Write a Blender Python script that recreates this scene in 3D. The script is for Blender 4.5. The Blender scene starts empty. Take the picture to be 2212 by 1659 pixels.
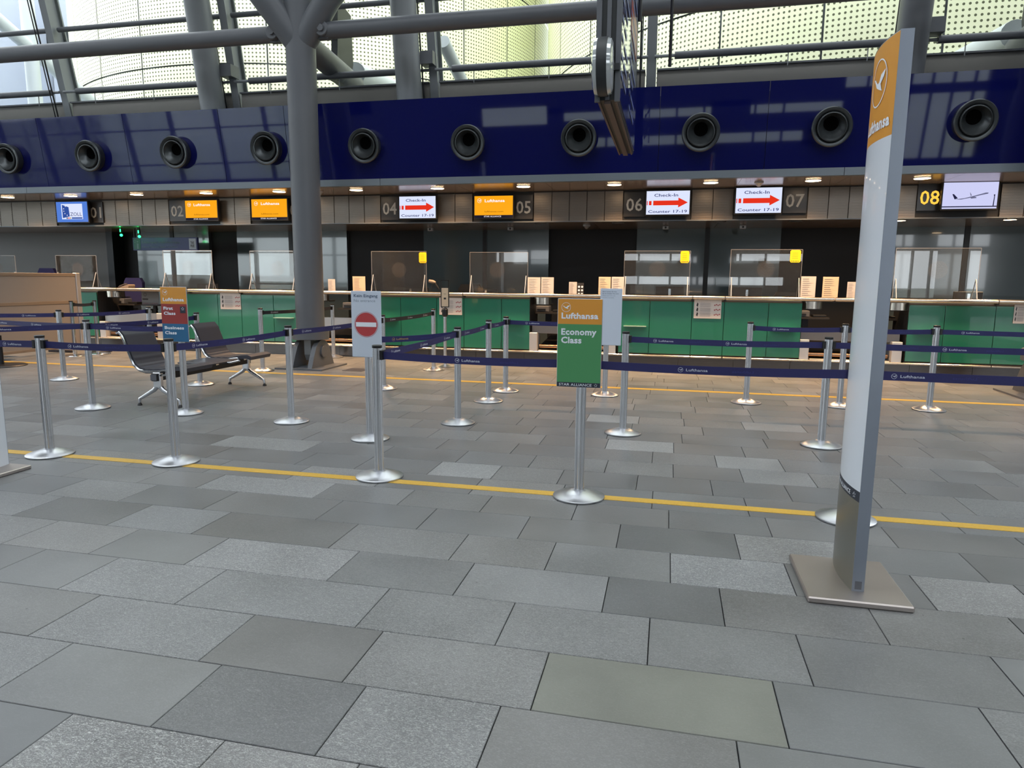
import bpy, math, random
import numpy as np
from mathutils import Vector, Matrix
random.seed(7)
C = bpy.context.scene.collection
PI = math.pi
# ------------------------------------------------------------------ camera, world, exposure
FPX, YAW, PITCH, ROLL, CH = 1486.9, -0.2214, -0.1509, 0.0092, 1.484
_f = Vector((math.sin(YAW)*math.cos(PITCH), math.cos(YAW)*math.cos(PITCH), math.sin(PITCH)))
_r = Vector((math.cos(YAW), -math.sin(YAW), 0)); _u = _r.cross(_f)
CR = _r*math.cos(ROLL)+_u*math.sin(ROLL); CU = -_r*math.sin(ROLL)+_u*math.cos(ROLL); CF = _f
cam = bpy.data.cameras.new('camera'); co = bpy.data.objects.new('camera', cam); C.objects.link(co)
cam.sensor_fit = 'HORIZONTAL'; cam.sensor_width = 36; cam.lens = FPX/2212*36; cam.clip_end = 500
co.matrix_world = Matrix(((CR.x, CU.x, -CF.x, 0), (CR.y, CU.y, -CF.y, 0), (CR.z, CU.z, -CF.z, CH), (0, 0, 0, 1)))
bpy.context.scene.camera = co
S = bpy.context.scene
S.view_settings.view_transform = 'Standard'; S.view_settings.look = 'None'
S.view_settings.gamma = 1; S.view_settings.use_curve_mapping = False
EXPO = 0.35
S.view_settings.exposure = EXPO
S.cycles.use_denoising = True
S.cycles.max_bounces = 8; S.cycles.transparent_max_bounces = 24
S.cycles.sample_clamp_indirect = 6
w = bpy.data.worlds.new('sky'); S.world = w; w.use_nodes = True
w.node_tree.nodes['Background'].inputs[0].default_value = (0.90, 0.955, 1.0, 1)
w.node_tree.nodes['Background'].inputs[1].default_value = 3.6

# ------------------------------------------------------------------ pixel helpers (points of the place read off the photograph)
def ray(u, v): return CR*((u-1106)/FPX) - CU*((v-829.5)/FPX) + CF
def WY(u, v, Y):
    d = ray(u, v); t = Y/d.y; return Vector((d.x*t, Y, CH+d.z*t))
def WX(u, v, X):
    d = ray(u, v); t = X/d.x; return Vector((X, d.y*t, CH+d.z*t))
def WF(u, v, z=0):
    d = ray(u, v); t = (z-CH)/d.z; return Vector((d.x*t, d.y*t, z))
def rect(u0, v0, u1, v1, Y):
    a = WY(u0, v0, Y); b = WY(u1, v0, Y); c = WY(u0, v1, Y); d = WY(u1, v1, Y)
    return (a.x+c.x)/2, (b.x+d.x)/2, (c.z+d.z)/2, (a.z+b.z)/2     # x0 x1 z0 z1

# ------------------------------------------------------------------ materials
def srgb(h):
    return tuple(((c/255)/12.92 if c/255 <= .04045 else ((c/255+.055)/1.055)**2.4) for c in h)+(1,)
MATS = {}
def mat(name, col, rough=.5, metal=0., spec=.5, emit=0., coat=0., noise=0., nscale=20., bump=0., bscale=60., stretch=(1, 1, 1), alpha=None):
    if name in MATS: return MATS[name]
    m = bpy.data.materials.new(name); m.use_nodes = True; nt = m.node_tree; N = nt.nodes; L = nt.links
    b = N['Principled BSDF']; col = srgb(col) if max(col) > 1 else tuple(col)+(1,)
    b.inputs['Base Color'].default_value = col; b.inputs['Roughness'].default_value = rough
    b.inputs['Metallic'].default_value = metal; b.inputs['Specular IOR Level'].default_value = spec
    b.inputs['Coat Weight'].default_value = coat; b.inputs['Coat Roughness'].default_value = .03
    if emit:
        b.inputs['Emission Color'].default_value = col; b.inputs['Emission Strength'].default_value = emit
    if noise or bump:
        tc = N.new('ShaderNodeTexCoord'); mp = N.new('ShaderNodeMapping'); mp.inputs['Scale'].default_value = stretch
        L.new(tc.outputs['Object'], mp.inputs[0])
        nz = N.new('ShaderNodeTexNoise'); nz.inputs['Scale'].default_value = nscale; nz.inputs['Detail'].default_value = 4
        L.new(mp.outputs[0], nz.inputs[0])
        if noise:
            mx = N.new('ShaderNodeMix'); mx.data_type = 'RGBA'
            mx.inputs[6].default_value = tuple(c*(1-noise) for c in col[:3])+(1,)
            mx.inputs[7].default_value = tuple(min(1, c*(1+noise)) for c in col[:3])+(1,)
            L.new(nz.outputs[0], mx.inputs[0]); L.new(mx.outputs[2], b.inputs['Base Color'])
            mr = N.new('ShaderNodeMapRange'); mr.inputs[3].default_value = max(0, rough-.06); mr.inputs[4].default_value = rough+.06
            L.new(nz.outputs[0], mr.inputs[0]); L.new(mr.outputs[0], b.inputs['Roughness'])
        if bump:
            n2 = N.new('ShaderNodeTexNoise'); n2.inputs['Scale'].default_value = bscale; L.new(mp.outputs[0], n2.inputs[0])
            bp = N.new('ShaderNodeBump'); bp.inputs['Strength'].default_value = bump; bp.inputs['Distance'].default_value = .005
            L.new(n2.outputs[0], bp.inputs['Height']); L.new(bp.outputs[0], b.inputs['Normal'])
    MATS[name] = m; return m
def glass(name, tint=(1, 1, 1), refl=1.0, rough=0.0, ior=1.5, haze=0.0, hazecol=(.8, .85, .9)):
    m = bpy.data.materials.new(name); m.use_nodes = True; nt = m.node_tree; N = nt.nodes; L = nt.links
    N.remove(N['Principled BSDF']); out = N['Material Output']
    t = N.new('ShaderNodeBsdfTransparent'); t.inputs[0].default_value = tuple(tint)+(1,)
    g = N.new('ShaderNodeBsdfGlossy'); g.inputs['Roughness'].default_value = rough
    fr = N.new('ShaderNodeFresnel'); fr.inputs[0].default_value = ior
    ml = N.new('ShaderNodeMath'); ml.operation = 'MULTIPLY'; ml.inputs[1].default_value = refl; ml.use_clamp = True
    L.new(fr.outputs[0], ml.inputs[0])
    mx = N.new('ShaderNodeMixShader'); L.new(ml.outputs[0], mx.inputs[0]); L.new(g.outputs[0], mx.inputs[2])
    if haze:
        d = N.new('ShaderNodeBsdfDiffuse'); d.inputs[0].default_value = tuple(hazecol)+(1,)
        m2 = N.new('ShaderNodeMixShader'); m2.inputs[0].default_value = haze
        L.new(t.outputs[0], m2.inputs[1]); L.new(d.outputs[0], m2.inputs[2]); L.new(m2.outputs[0], mx.inputs[1])
    else: L.new(t.outputs[0], mx.inputs[1])
    L.new(mx.outputs[0], out.inputs[0]); MATS[name] = m; return m

M_steel = mat('painted_steel', (92, 95, 100), .45, .0, .5, noise=.08, nscale=3)
M_steel_l = mat('painted_steel_light', (128, 132, 136), .42, .0, .5, noise=.05, nscale=3)
M_band = mat('sill_beam_paint', (130, 127, 122), .5, noise=.06, nscale=2)
M_alu = mat('brushed_aluminium', (214, 216, 220), .26, 1.0)
M_chrome = mat('chrome', (215, 218, 222), .14, 1.0)
M_base = mat('spun_steel', (188, 190, 194), .28, 1.0)
for nn, tz in (('spun_steel', 'Z'),):
    _n = M_base.node_tree; _b = _n.nodes['Principled BSDF']; _t = _n.nodes.new('ShaderNodeTangent'); _t.direction_type = 'RADIAL'; _t.axis = 'Z'
    _n.links.new(_t.outputs[0], _b.inputs['Tangent']); _b.inputs['Anisotropic'].default_value = .85
M_black = mat('black_plastic', (18, 19, 22), .4)
M_belt = mat('navy_webbing', (34, 34, 88), .6, bump=.15, bscale=400)
M_belt_d = mat('black_webbing', (28, 30, 40), .6)
M_print = mat('white_print', (205, 210, 225), .6)
M_ghost = mat('faint_print', (52, 54, 120), .6)
M_orange = mat('orange_sign_panel', (212, 146, 52), .4)
M_white = mat('white_lacquer', (212, 218, 226), .3, coat=.3)
M_green_s = mat('green_sign_panel', (72, 142, 90), .45)
M_red_s = mat('red_sign_panel', (146, 48, 46), .45)
M_blue_s = mat('blue_sign_panel', (34, 98, 140), .45)
M_dark_s = mat('dark_sign_panel', (34, 42, 56), .45)
M_sign_w = mat('pale_sign_panel', (196, 206, 220), .5)
M_ring_red = mat('sign_red', (178, 62, 66), .5)
M_txt_d = mat('dark_lettering', (70, 92, 118), .6)
M_txt_l = mat('grey_lettering', (128, 142, 158), .6)
M_txt_w = mat('white_lettering', (226, 232, 240), .5)
M_cush = mat('grey_leather', (58, 58, 66), .42, noise=.1, nscale=12, bump=.08, bscale=200)
M_darkmetal = mat('black_beam_metal', (30, 30, 34), .4, .3)
M_table = mat('dark_table_top', (62, 63, 70), .35)
M_totem_alu = mat('anodised_aluminium', (150, 158, 170), .38, .85, noise=.04, nscale=8)
M_totem_brush = mat('brushed_steel_sheet', (150, 150, 142), .34, .9, noise=.08, nscale=12, stretch=(1, .05, 1))
M_plate = mat('stainless_plate', (176, 168, 163), .38, .85, noise=.10, nscale=4)
M_green = mat('green_glass_panel', (30, 108, 84), .25, 0, .5, coat=1.0)
M_tray = mat('frosted_glass_tray', (176, 205, 188), .2, coat=.5)
M_rail = mat('counter_rail_steel', (212, 204, 192), .22, 1.0)
M_kick = mat('kick_steel', (92, 92, 94), .3, .9, noise=.15, nscale=6, stretch=(1, 1, 8))
M_inner = mat('dark_laminate', (44, 42, 42), .5)
M_paper = mat('paper', (196, 188, 182), .7)
M_paper_w = mat('warm_paper', (206, 184, 156), .7)
M_ink = mat('ink', (120, 112, 112), .8)
M_ink_r = mat('ink_red', (150, 80, 80), .8)
M_ink_k = mat('ink_black', (50, 45, 48), .8)
M_conv_w = mat('white_conveyor_panel', (190, 190, 190), .35, .3)
M_conv = mat('steel_conveyor_panel', (124, 118, 114), .4, .1)
M_rubber = mat('conveyor_rubber', (22, 20, 20), .55)
M_copper = mat('warm_roller_steel', (150, 120, 95), .3, 1.0)
M_soffit = mat('soffit_metal', (156, 138, 122), .22, .4, noise=.08, nscale=4, stretch=(.1, 12, 1))
M_rim = mat('soffit_rim_paint', (112, 120, 128), .4, .2)
M_bandpan = mat('ribbed_steel_panel', (126, 118, 110), .34, .6, noise=.06, nscale=5)
M_numpl = mat('number_plate_grey', (62, 62, 64), .3, .3)
M_backdark = mat('back_wall_black', (24, 24, 27), .6)
M_backgrey = mat('back_wall_grey', (122, 120, 120), .6)
M_backglass = mat('back_wall_glass_panel', (82, 94, 98), .12, 0, .6, coat=1.0)
M_blueglass = mat('blue_fascia_glass', (13, 18, 80), .03, 0, .5, coat=.42)
M_noz = mat('nozzle_grey', (66, 70, 72), .28, .5)
M_noz_in = mat('nozzle_dark', (3, 3, 3), .9, 0, .05)
M_beige = mat('beige_partition', (136, 130, 126), .55, noise=.03, nscale=3)
M_beige_r = mat('beige_partition_rail', (128, 114, 100), .5)
M_partpost = mat('partition_post', (176, 176, 178), .4, .5)
M_bluechair = mat('blue_upholstery', (34, 34, 88), .8)
M_lampwarm = mat('downlight_glow', (255, 222, 180), .5, emit=12)
M_clock = mat('clock_glass', (192, 198, 200), .08, .2, coat=1.0)
M_yellow = mat('yellow_sticker', (244, 196, 16), .5)
M_plasticgrey = mat('grey_plastic', (90, 92, 98), .4)
M_concrete = mat('pale_concrete', (190, 196, 208), .8, noise=.06, nscale=.6)
M_ext_dark = mat('exterior_dark_steel', (40, 44, 46), .5)
M_ext_tube = mat('exterior_tube_white', (205, 212, 218), .4)
M_hall = mat('hall_wall_grey', (120, 122, 126), .7)
M_hall_d = mat('hall_wall_dark', (52, 52, 58), .5)
M_grass = mat('airfield_apron', (128, 136, 128), .9, noise=.2, nscale=.05)
M_line = mat('yellow_tape', (204, 164, 66), .35, noise=.22, nscale=60, bump=.5, bscale=90)
M_grout = mat('grout', (46, 46, 46), .9)
G_facade = glass('facade_glass', (.80, .82, .80), .5)
G_acryl = glass('acrylic', (.93, .95, .95), 1.3, haze=.02)
def em(name, col, s=1.0):
    m = mat(name, col, .6, 0, .1, emit=s*2**-EXPO); m.node_tree.nodes['Principled BSDF'].inputs['Base Color'].default_value = (.01, .01, .01, 1); return m

# ------------------------------------------------------------------ mesh builder
class MB:
    def __init__(s, o=(0, 0, 0)): s.v = []; s.f = []; s.o = Vector(o); s.uv = None; s.smooth = False
    def add(s, vs, fs):
        n = len(s.v); s.v += [tuple(Vector(p)-s.o) for p in vs]; s.f += [tuple(i+n for i in f) for f in fs]; return s
    def box(s, x0, x1, y0, y1, z0, z1, bev=0):
        if bev:
            b = bev
            ps = []
            for (z, i) in ((z0, b), (z0+b, 0), (z1-b, 0), (z1, b)):
                ps += [(x0+i+b*(i == 0), y0+i, z), (x1-i-b*(i == 0), y0+i, z), (x1-i, y0+i+b*(i == 0), z), (x1-i, y1-i-b*(i == 0), z),
                       (x1-i-b*(i == 0), y1-i, z), (x0+i+b*(i == 0), y1-i, z), (x0+i, y1-i-b*(i == 0), z), (x0+i, y0+i+b*(i == 0), z)]
            fs = []
            for k in range(3):
                for j in range(8): a = k*8+j; c = k*8+(j+1) % 8; fs.append((a, c, c+8, a+8))
            fs += [tuple(range(7, -1, -1)), tuple(range(24, 32))]
            return s.add(ps, fs)
        return s.add([(x0, y0, z0), (x1, y0, z0), (x1, y1, z0), (x0, y1, z0), (x0, y0, z1), (x1, y0, z1), (x1, y1, z1), (x0, y1, z1)],
                     [(0, 3, 2, 1), (4, 5, 6, 7), (0, 1, 5, 4), (1, 2, 6, 5), (2, 3, 7, 6), (3, 0, 4, 7)])
    def bar(s, p, q, wd, ht, up=(0, 0, 1)):
        p = Vector(p); q = Vector(q); d = (q-p).normalized(); sd = d.cross(Vector(up)).normalized(); u2 = sd.cross(d)
        a = [p+sd*x*wd/2+u2*y*ht/2 for x, y in ((-1, -1), (1, -1), (1, 1), (-1, 1))]; b = [x+(q-p) for x in a]
        return s.add(a+b, [(0, 1, 2, 3), (7, 6, 5, 4), (0, 4, 5, 1), (1, 5, 6, 2), (2, 6, 7, 3), (3, 7, 4, 0)])
    def tube(s, pts, r, n=12, cap=True, closed=False):
        pts = [Vector(p) for p in pts]; rr = r if isinstance(r, (list, tuple)) else [r]*len(pts)
        vs = []; m = len(pts)
        ref = None
        for i, p in enumerate(pts):
            if closed: d = (pts[(i+1) % m]-pts[i-1])
            else: d = pts[min(i+1, m-1)]-pts[max(i-1, 0)]
            d.normalize()
            if ref is None:
                ref = Vector((0, 0, 1)) if abs(d.z) < .9 else Vector((1, 0, 0))
            a = (ref-d*ref.dot(d)).normalized(); ref = a; b = d.cross(a)
            vs += [p+(a*math.cos(2*PI*k/n)+b*math.sin(2*PI*k/n))*rr[i] for k in range(n)]
        fs = []
        for i in range(m if closed else m-1):
            for k in range(n):
                a = i*n+k; b = i*n+(k+1) % n; i2 = (i+1) % m
                fs.append((a, b, i2*n+(k+1) % n, i2*n+k))
        if cap and not closed: fs += [tuple(range(n-1, -1, -1)), tuple(range((m-1)*n, m*n))]
        return s.add(vs, fs)
    def lathe(s, prof, c=(0, 0, 0), n=32, axis='z', a0=0, flute=None, cap=True):
        vs = []; c = Vector(c)
        for (r, h) in prof:
            for k in range(n):
                t = 2*PI*k/n+a0; rr = r*(flute if (flute and k % 2) else 1)
                x, y = rr*math.cos(t), rr*math.sin(t)
                vs.append(c+(Vector((x, y, h)) if axis == 'z' else Vector((x, h, y)) if axis == 'y' else Vector((h, x, y))))
        fs = []
        for i in range(len(prof)-1):
            for k in range(n): a = i*n+k; b = i*n+(k+1) % n; fs.append((a, b, b+n, a+n))
        if cap: fs += [tuple(range(n-1, -1, -1)), tuple(range((len(prof)-1)*n, len(prof)*n))]
        return s.add(vs, fs)
    def prism(s, poly, h0, h1, axis='y'):   # poly in the plane across the axis
        def P(a, b, h): return (a, h, b) if axis == 'y' else (h, a, b) if axis == 'x' else (a, b, h)
        n = len(poly); vs = [P(a, b, h0) for a, b in poly]+[P(a, b, h1) for a, b in poly]
        return s.add(vs, [tuple(range(n)), tuple(range(2*n-1, n-1, -1))]+[(k, k+n, (k+1) % n+n, (k+1) % n) for k in range(n)])
    def disc(s, c, r, n=16, axis='y'):
        c = Vector(c)
        vs = [c+(Vector((r*math.cos(2*PI*k/n), 0, r*math.sin(2*PI*k/n))) if axis == 'y' else Vector((r*math.cos(2*PI*k/n), r*math.sin(2*PI*k/n), 0)) if axis == 'z' else Vector((0, r*math.cos(2*PI*k/n), r*math.sin(2*PI*k/n)))) for k in range(n)]
        return s.add(vs, [tuple(range(n))])
    def flat(s, poly, O, xd, zd):
        O = Vector(O); xd = Vector(xd); zd = Vector(zd)
        return s.add([O+xd*a+zd*b for a, b in poly], [tuple(range(len(poly)))])
    def ring(s, O, xd, zd, r0, r1, n=40):
        O = Vector(O); xd = Vector(xd); zd = Vector(zd)
        vs = [O+(xd*math.cos(2*PI*k/n)+zd*math.sin(2*PI*k/n))*r for r in (r0, r1) for k in range(n)]
        return s.add(vs, [(k, (k+1) % n, (k+1) % n+n, k+n) for k in range(n)])
    def text(s, t, O, xd, zd, h=None, width=None, bold=0., centre=False, mapf=None):
        V, F, (x0, x1, y0, y1) = glyphs(t, bold)
        sc = h/.72 if h else width/(x1-x0); sx = width/(x1-x0) if width else sc
        O = Vector(O); xd = Vector(xd); zd = Vector(zd); off = -(x0+x1)/2*sx if centre else -x0*sx
        if mapf: return s.add([mapf(a*sx+off, b*sc) for a, b in V], F)
        return s.add([O+xd*(a*sx+off)+zd*(b*sc) for a, b in V], F)
    def mesh(s, name, m, smooth=False):
        me = bpy.data.meshes.new(name); me.from_pydata(s.v, [], s.f); me.update()
        if m: me.materials.append(m)
        if smooth or s.smooth:
            me.polygons.foreach_set('use_smooth', [True]*len(me.polygons))
            try: me.set_sharp_from_angle(angle=math.radians(35))
            except Exception: pass
        return me
    def build(s, name, m, parent=None, smooth=False, loc=None, rz=0):
        me = s.mesh(name, m, smooth); o = bpy.data.objects.new(name, me); C.objects.link(o)
        if parent is not None: o.parent = parent
        if loc is not None: o.location = loc
        if rz: o.rotation_euler.z = rz
        return o
_gl = {}
def glyphs(t, bold=0.):
    k = (t, bold)
    if k not in _gl:
        cu = bpy.data.curves.new('t', 'FONT'); cu.body = t; cu.size = 1; cu.offset = bold; cu.resolution_u = 2
        if bold: cu.space_character = 1+bold*1.6
        ob = bpy.data.objects.new('t', cu); C.objects.link(ob); bpy.context.view_layer.update()
        me = ob.evaluated_get(bpy.context.evaluated_depsgraph_get()).to_mesh()
        V = [(v.co.x, v.co.y) for v in me.vertices]; F = [tuple(p.vertices) for p in me.polygons]
        ob.evaluated_get(bpy.context.evaluated_depsgraph_get()).to_mesh_clear()
        bpy.data.objects.remove(ob); bpy.data.curves.remove(cu)
        xs = [a for a, b in V]; ys = [b for a, b in V]
        _gl[k] = (V, F, (min(xs), max(xs), min(ys), max(ys)))
    return _gl[k]
def tag(o, label=None, cat=None, group=None, kind=None):
    if label: o['label'] = label
    if cat: o['category'] = cat
    if group: o['group'] = group
    if kind: o['kind'] = kind
    return o
def thing(name, label, cat, loc=(0, 0, 0), rz=0, group=None):
    o = bpy.data.objects.new(name, None); C.objects.link(o); o.location = loc; o.rotation_euler.z = rz; o.empty_display_size = .1
    return tag(o, label, cat, group)
def struct(name, loc=(0, 0, 0)):
    o = bpy.data.objects.new(name, None); C.objects.link(o); o.location = loc; o['kind'] = 'structure'; o.empty_display_size = .1; return o
def dup(root, loc, rz=0, label=None):
    def cp(o, par):
        c = o.copy(); C.objects.link(c); c.parent = par
        for ch in o.children: cp(ch, c)
        return c
    r = cp(root, None); r.location = loc; r.rotation_euler.z = rz
    if label: r['label'] = label
    return r
CRANE = [(-.74, .30), (-.50, .27), (-.12, .0), (.10, .02), (.30, .30), (.80, .42), (.66, .16), (.46, .02), (.30, -.08), (.52, -.42), (.12, -.28), (-.2, -.16), (-.46, .08)]
def crane_logo(mb, O, xd, zd, R, lw=.07):
    mb.ring(O, xd, zd, R, R*(1-lw)); mb.flat([(a*R, b*R) for a, b in CRANE], O, xd, zd)
def star_logo(mb, O, xd, zd, R):
    for k in range(5):
        t = PI/2+2*PI*k/5
        mb.flat([(R*math.cos(t), R*math.sin(t)), (R*.62*math.cos(t+.62), R*.62*math.sin(t+.62)), (R*.36*math.cos(t), R*.36*math.sin(t))], O, xd, zd)
X_, Y_, Z_ = (1, 0, 0), (0, 1, 0), (0, 0, 1)

# ================================================================== STRUCTURE
# ---- floor
M_tile = bpy.data.materials.new('slate_tile'); M_tile.use_nodes = True
nt = M_tile.node_tree; N = nt.nodes; L = nt.links; b = N['Principled BSDF']
oi = N.new('ShaderNodeObjectInfo'); geo = N.new('ShaderNodeNewGeometry')
add = N.new('ShaderNodeVectorMath'); add.operation = 'ADD'; cmb = N.new('ShaderNodeCombineXYZ')
mlr = N.new('ShaderNodeMath'); mlr.operation = 'MULTIPLY'; mlr.inputs[1].default_value = 40
L.new(oi.outputs['Random'], mlr.inputs[0]); L.new(mlr.outputs[0], cmb.inputs[2])
L.new(geo.outputs['Position'], add.inputs[0]); L.new(cmb.outputs[0], add.inputs[1])
big = N.new('ShaderNodeTexNoise'); big.inputs['Scale'].default_value = 2.2; big.inputs['Detail'].default_value = 5; L.new(add.outputs[0], big.inputs[0])
mpf = N.new('ShaderNodeMapping'); mpf.inputs['Scale'].default_value = (.6, 1.5, 1); mpf.inputs['Rotation'].default_value = (0, 0, .5); L.new(add.outputs[0], mpf.inputs[0])
fin = N.new('ShaderNodeTexNoise'); fin.inputs['Scale'].default_value = 110; fin.inputs['Detail'].default_value = 2; fin.inputs['Distortion'].default_value = 2.2; L.new(mpf.outputs[0], fin.inputs[0])
# rough tiles (alpha of the object colour): fleck contrast and bump
al = N.new('ShaderNodeMath'); al.operation = 'MULTIPLY_ADD'; al.inputs[1].default_value = 1.0; al.inputs[2].default_value = .03
L.new(oi.outputs['Alpha'], al.inputs[0])
fr = N.new('ShaderNodeMapRange'); fr.inputs[1].default_value = .47; fr.inputs[2].default_value = .68; fr.inputs[3].default_value = 0; fr.inputs[4].default_value = 1
L.new(fin.outputs[0], fr.inputs[0])
pat = N.new('ShaderNodeMath'); pat.operation = 'MULTIPLY'; L.new(fr.outputs[0], pat.inputs[0]); L.new(al.outputs[0], pat.inputs[1])
bgr = N.new('ShaderNodeMapRange'); bgr.inputs[1].default_value = .3; bgr.inputs[2].default_value = .7; bgr.inputs[3].default_value = .84; bgr.inputs[4].default_value = 1.18
L.new(big.outputs[0], bgr.inputs[0])
vm = N.new('ShaderNodeVectorMath'); vm.operation = 'SCALE'; L.new(oi.outputs['Color'], vm.inputs[0]); L.new(bgr.outputs[0], vm.inputs['Scale'])
mx = N.new('ShaderNodeMix'); mx.data_type = 'RGBA'; L.new(pat.outputs[0], mx.inputs[0]); L.new(vm.outputs[0], mx.inputs[6]); mx.inputs[7].default_value = (.50, .51, .50, 1)
spk = N.new('ShaderNodeTexVoronoi'); spk.inputs['Scale'].default_value = 5.5; L.new(add.outputs[0], spk.inputs[0])
lt = N.new('ShaderNodeMath'); lt.operation = 'LESS_THAN'; lt.inputs[1].default_value = .028; L.new(spk.outputs[0], lt.inputs[0])
mk = N.new('ShaderNodeMix'); mk.data_type = 'RGBA'; mk.inputs[7].default_value = (.03, .03, .03, 1)
l2 = N.new('ShaderNodeMath'); l2.operation = 'MULTIPLY'; l2.inputs[1].default_value = .7; L.new(lt.outputs[0], l2.inputs[0])
L.new(l2.outputs[0], mk.inputs[0]); L.new(mx.outputs[2], mk.inputs[6]); L.new(mk.outputs[2], b.inputs['Base Color'])
rr = N.new('ShaderNodeMapRange'); rr.inputs[3].default_value = .27; rr.inputs[4].default_value = .46; L.new(big.outputs[0], rr.inputs[0]); L.new(rr.outputs[0], b.inputs['Roughness'])
bp = N.new('ShaderNodeBump'); bp.inputs['Distance'].default_value = .004; L.new(al.outputs[0], bp.inputs['Strength']); L.new(fin.outputs[0], bp.inputs['Height']); L.new(bp.outputs[0], b.inputs['Normal'])

floor = struct('floor')
MB().box(-47, 18, -14, 14.6, -.12, -.018).build('subfloor', M_grout, floor)
ROWS = [.6+.39*0, .99, 1.385, 1.78, 2.165, 2.552, 2.942, 3.33, 3.722, 4.11, 4.455]
while ROWS[-1] < 14.2: ROWS.append(ROWS[-1]+.39)
joints = {}
for (u, v) in [(82, 1597), (456, 1630), (1052, 1600), (75, 1439), (400, 1504), (735, 1557), (135, 1331), (489, 1378), (784, 1417), (1092, 1345), (190, 1239), (432, 1268),
               (807, 1310), (737, 1226), (1004, 1247), (1184, 1212), (1448, 1228), (1708, 1254), (1308, 1282), (1560, 1312), (1898, 1351), (1998, 1284), (2108, 1230), (2198, 1355),
               (1401, 1386), (1740, 1430), (2179, 1465), (1166, 1471), (1688, 1548), (2163, 1597), (1595, 1632), (746, 1154), (925, 1117), (1054, 1083), (887, 1066),
               (1037, 1040), (1134, 1135), (1336, 1157), (995, 1176), (1192, 1197), (754, 1213), (723, 1094), (1215, 1022), (1377, 1036), (1410, 1068), (1311, 1003), (946, 1005),
               (794, 995), (1010, 976), (1116, 964), (963, 954), (1044, 938), (943, 932), (1126, 907), (1410, 981), (1604, 972), (1686, 1001), (1752, 1032), (1454, 1011), (1536, 1048),
               (1699, 1059), (1656, 1128), (1593, 1180), (1920, 1158), (2044, 1117), (2083, 1092), (2125, 1059), (2011, 1015), (1993, 973), (1934, 918), (1603, 916), (1477, 909),
               (2200, 1168), (141, 1051), (298, 1065), (477, 1080), (79, 1094), (278, 1113), (457, 1129), (62, 1151), (245, 1170), (447, 1190), (174, 1015), (328, 1030), (458, 1038),
               (714, 1052), (347, 969), (485, 973), (487, 948), (680, 938), (585, 932), (670, 986), (686, 960), (475, 1005), (198, 955), (224, 932)]:
    p = WF(u, v)
    for i in range(len(ROWS)-1):
        if ROWS[i] <= p.y < ROWS[i+1]: joints.setdefault(i, []).append(p.x)
ROUGH = []   # (x, y, amount, brightness) of stones that look flecked or stand out in tone
for (u, v, a, br) in [(1590, 1235, .95, 1.35), (1900, 1430, .95, 1.3), (230, 1610, 1.0, 1.2), (620, 1640, .7, 1.3), (900, 1570, .6, 1.15), (600, 1140, .9, 1.25), (580, 1215, .85, 1.25), (1700, 1175, .7, 1.15),
                      (1080, 1010, .9, 1.35), (1350, 967, .9, 1.55), (1560, 1000, .5, 1.4), (1620, 1028, .4, 1.25), (2100, 1320, .6, 1.1), (700, 1010, .6, 1.1), (300, 1330, .5, 1.15), (330, 1250, .6, 1.2),
                      (2190, 1590, .9, 1.2), (1020, 1400, .4, 1.05), (600, 1290, .45, 1.05), (540, 965, .6, 1.1), (640, 1055, .7, 1.1), (1400, 1500, .03, 1.12), (1900, 1580, .05, .95), (1380, 905, .6, 1.5),
                      (1700, 930, .5, 1.3), (1650, 917, .4, 1.35), (1500, 1340, .2, .95), (1650, 1330, .2, .85), (1430, 1310, .1, .8), (1500, 1165, .05, .75), (900, 1290, .4, 1.0), (560, 1500, .2, .8), (520, 1110, .1, .8), (120, 1110, .1, .75), (480, 1060, .05, .85), (450, 945, .1, .7), (1110, 905, .15, .75), (230, 1145, .3, 1.05), (980, 1210, .3, 1.0), (1170, 1260, .3, 1.15), (1960, 1400, .1, .9)]:
    p = WF(u, v); ROUGH.append((p.x, p.y, a, br))
T0 = MB().box(-.5, .5, -.5, .5, -1, 0)
ux, uy, uz = .5, .5, 1
tm = MB().add([(-.5, -.5, -1), (.5, -.5, -1), (.5, .5, -1), (-.5, .5, -1), (-.5, -.5, -.12), (.5, -.5, -.12), (.5, .5, -.12), (-.5, .5, -.12),
               (-.497, -.495, 0), (.497, -.495, 0), (.497, .495, 0), (-.497, .495, 0)],
              [(0, 1, 5, 4), (1, 2, 6, 5), (2, 3, 7, 6), (3, 0, 4, 7), (4, 5, 9, 8), (5, 6, 10, 9), (6, 7, 11, 10), (7, 4, 8, 11), (8, 9, 10, 11)]).mesh('stone_tile', M_tile)
tiles = []
for i in range(len(ROWS)-1):
    y0, y1 = ROWS[i], ROWS[i+1]; yc = (y0+y1)/2
    js = sorted(joints.get(i, []))
    xl, xr = -.98*yc-1.6, .55*yc+1.2
    if not js: js = [random.uniform(-1, 0)]
    full = [js[0]]
    for j in js[1:]:
        g = j-full[-1]; k = max(1, round(g/.62))
        if g < .25: continue
        for q in range(1, k+1): full.append(full[-1]+g/k if q < k else j)
    while full[0] > xl: full.insert(0, full[0]-random.choice((.47, .55, .6, .62, .7, .75)))
    while full[-1] < xr: full.append(full[-1]+random.choice((.47, .55, .6, .62, .7, .75)))
    for a, c in zip(full, full[1:]): tiles.append((a, c, y0, y1))
def vis(t):
    x, y = (t[0]+t[1])/2, (t[2]+t[3])/2; d = Vector((x, y, -CH)); dz = d.dot(CF)
    if dz < .3: return -1
    u = 1106+FPX*d.dot(CR)/dz; v = 829.5-FPX*d.dot(CU)/dz
    ok = -150 < u < 2360 and v < 1800
    return 1/dz if ok else -1
tiles.sort(key=lambda t: -vis(t))
mrg = {}
base = (.150, .153, .155)
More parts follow.
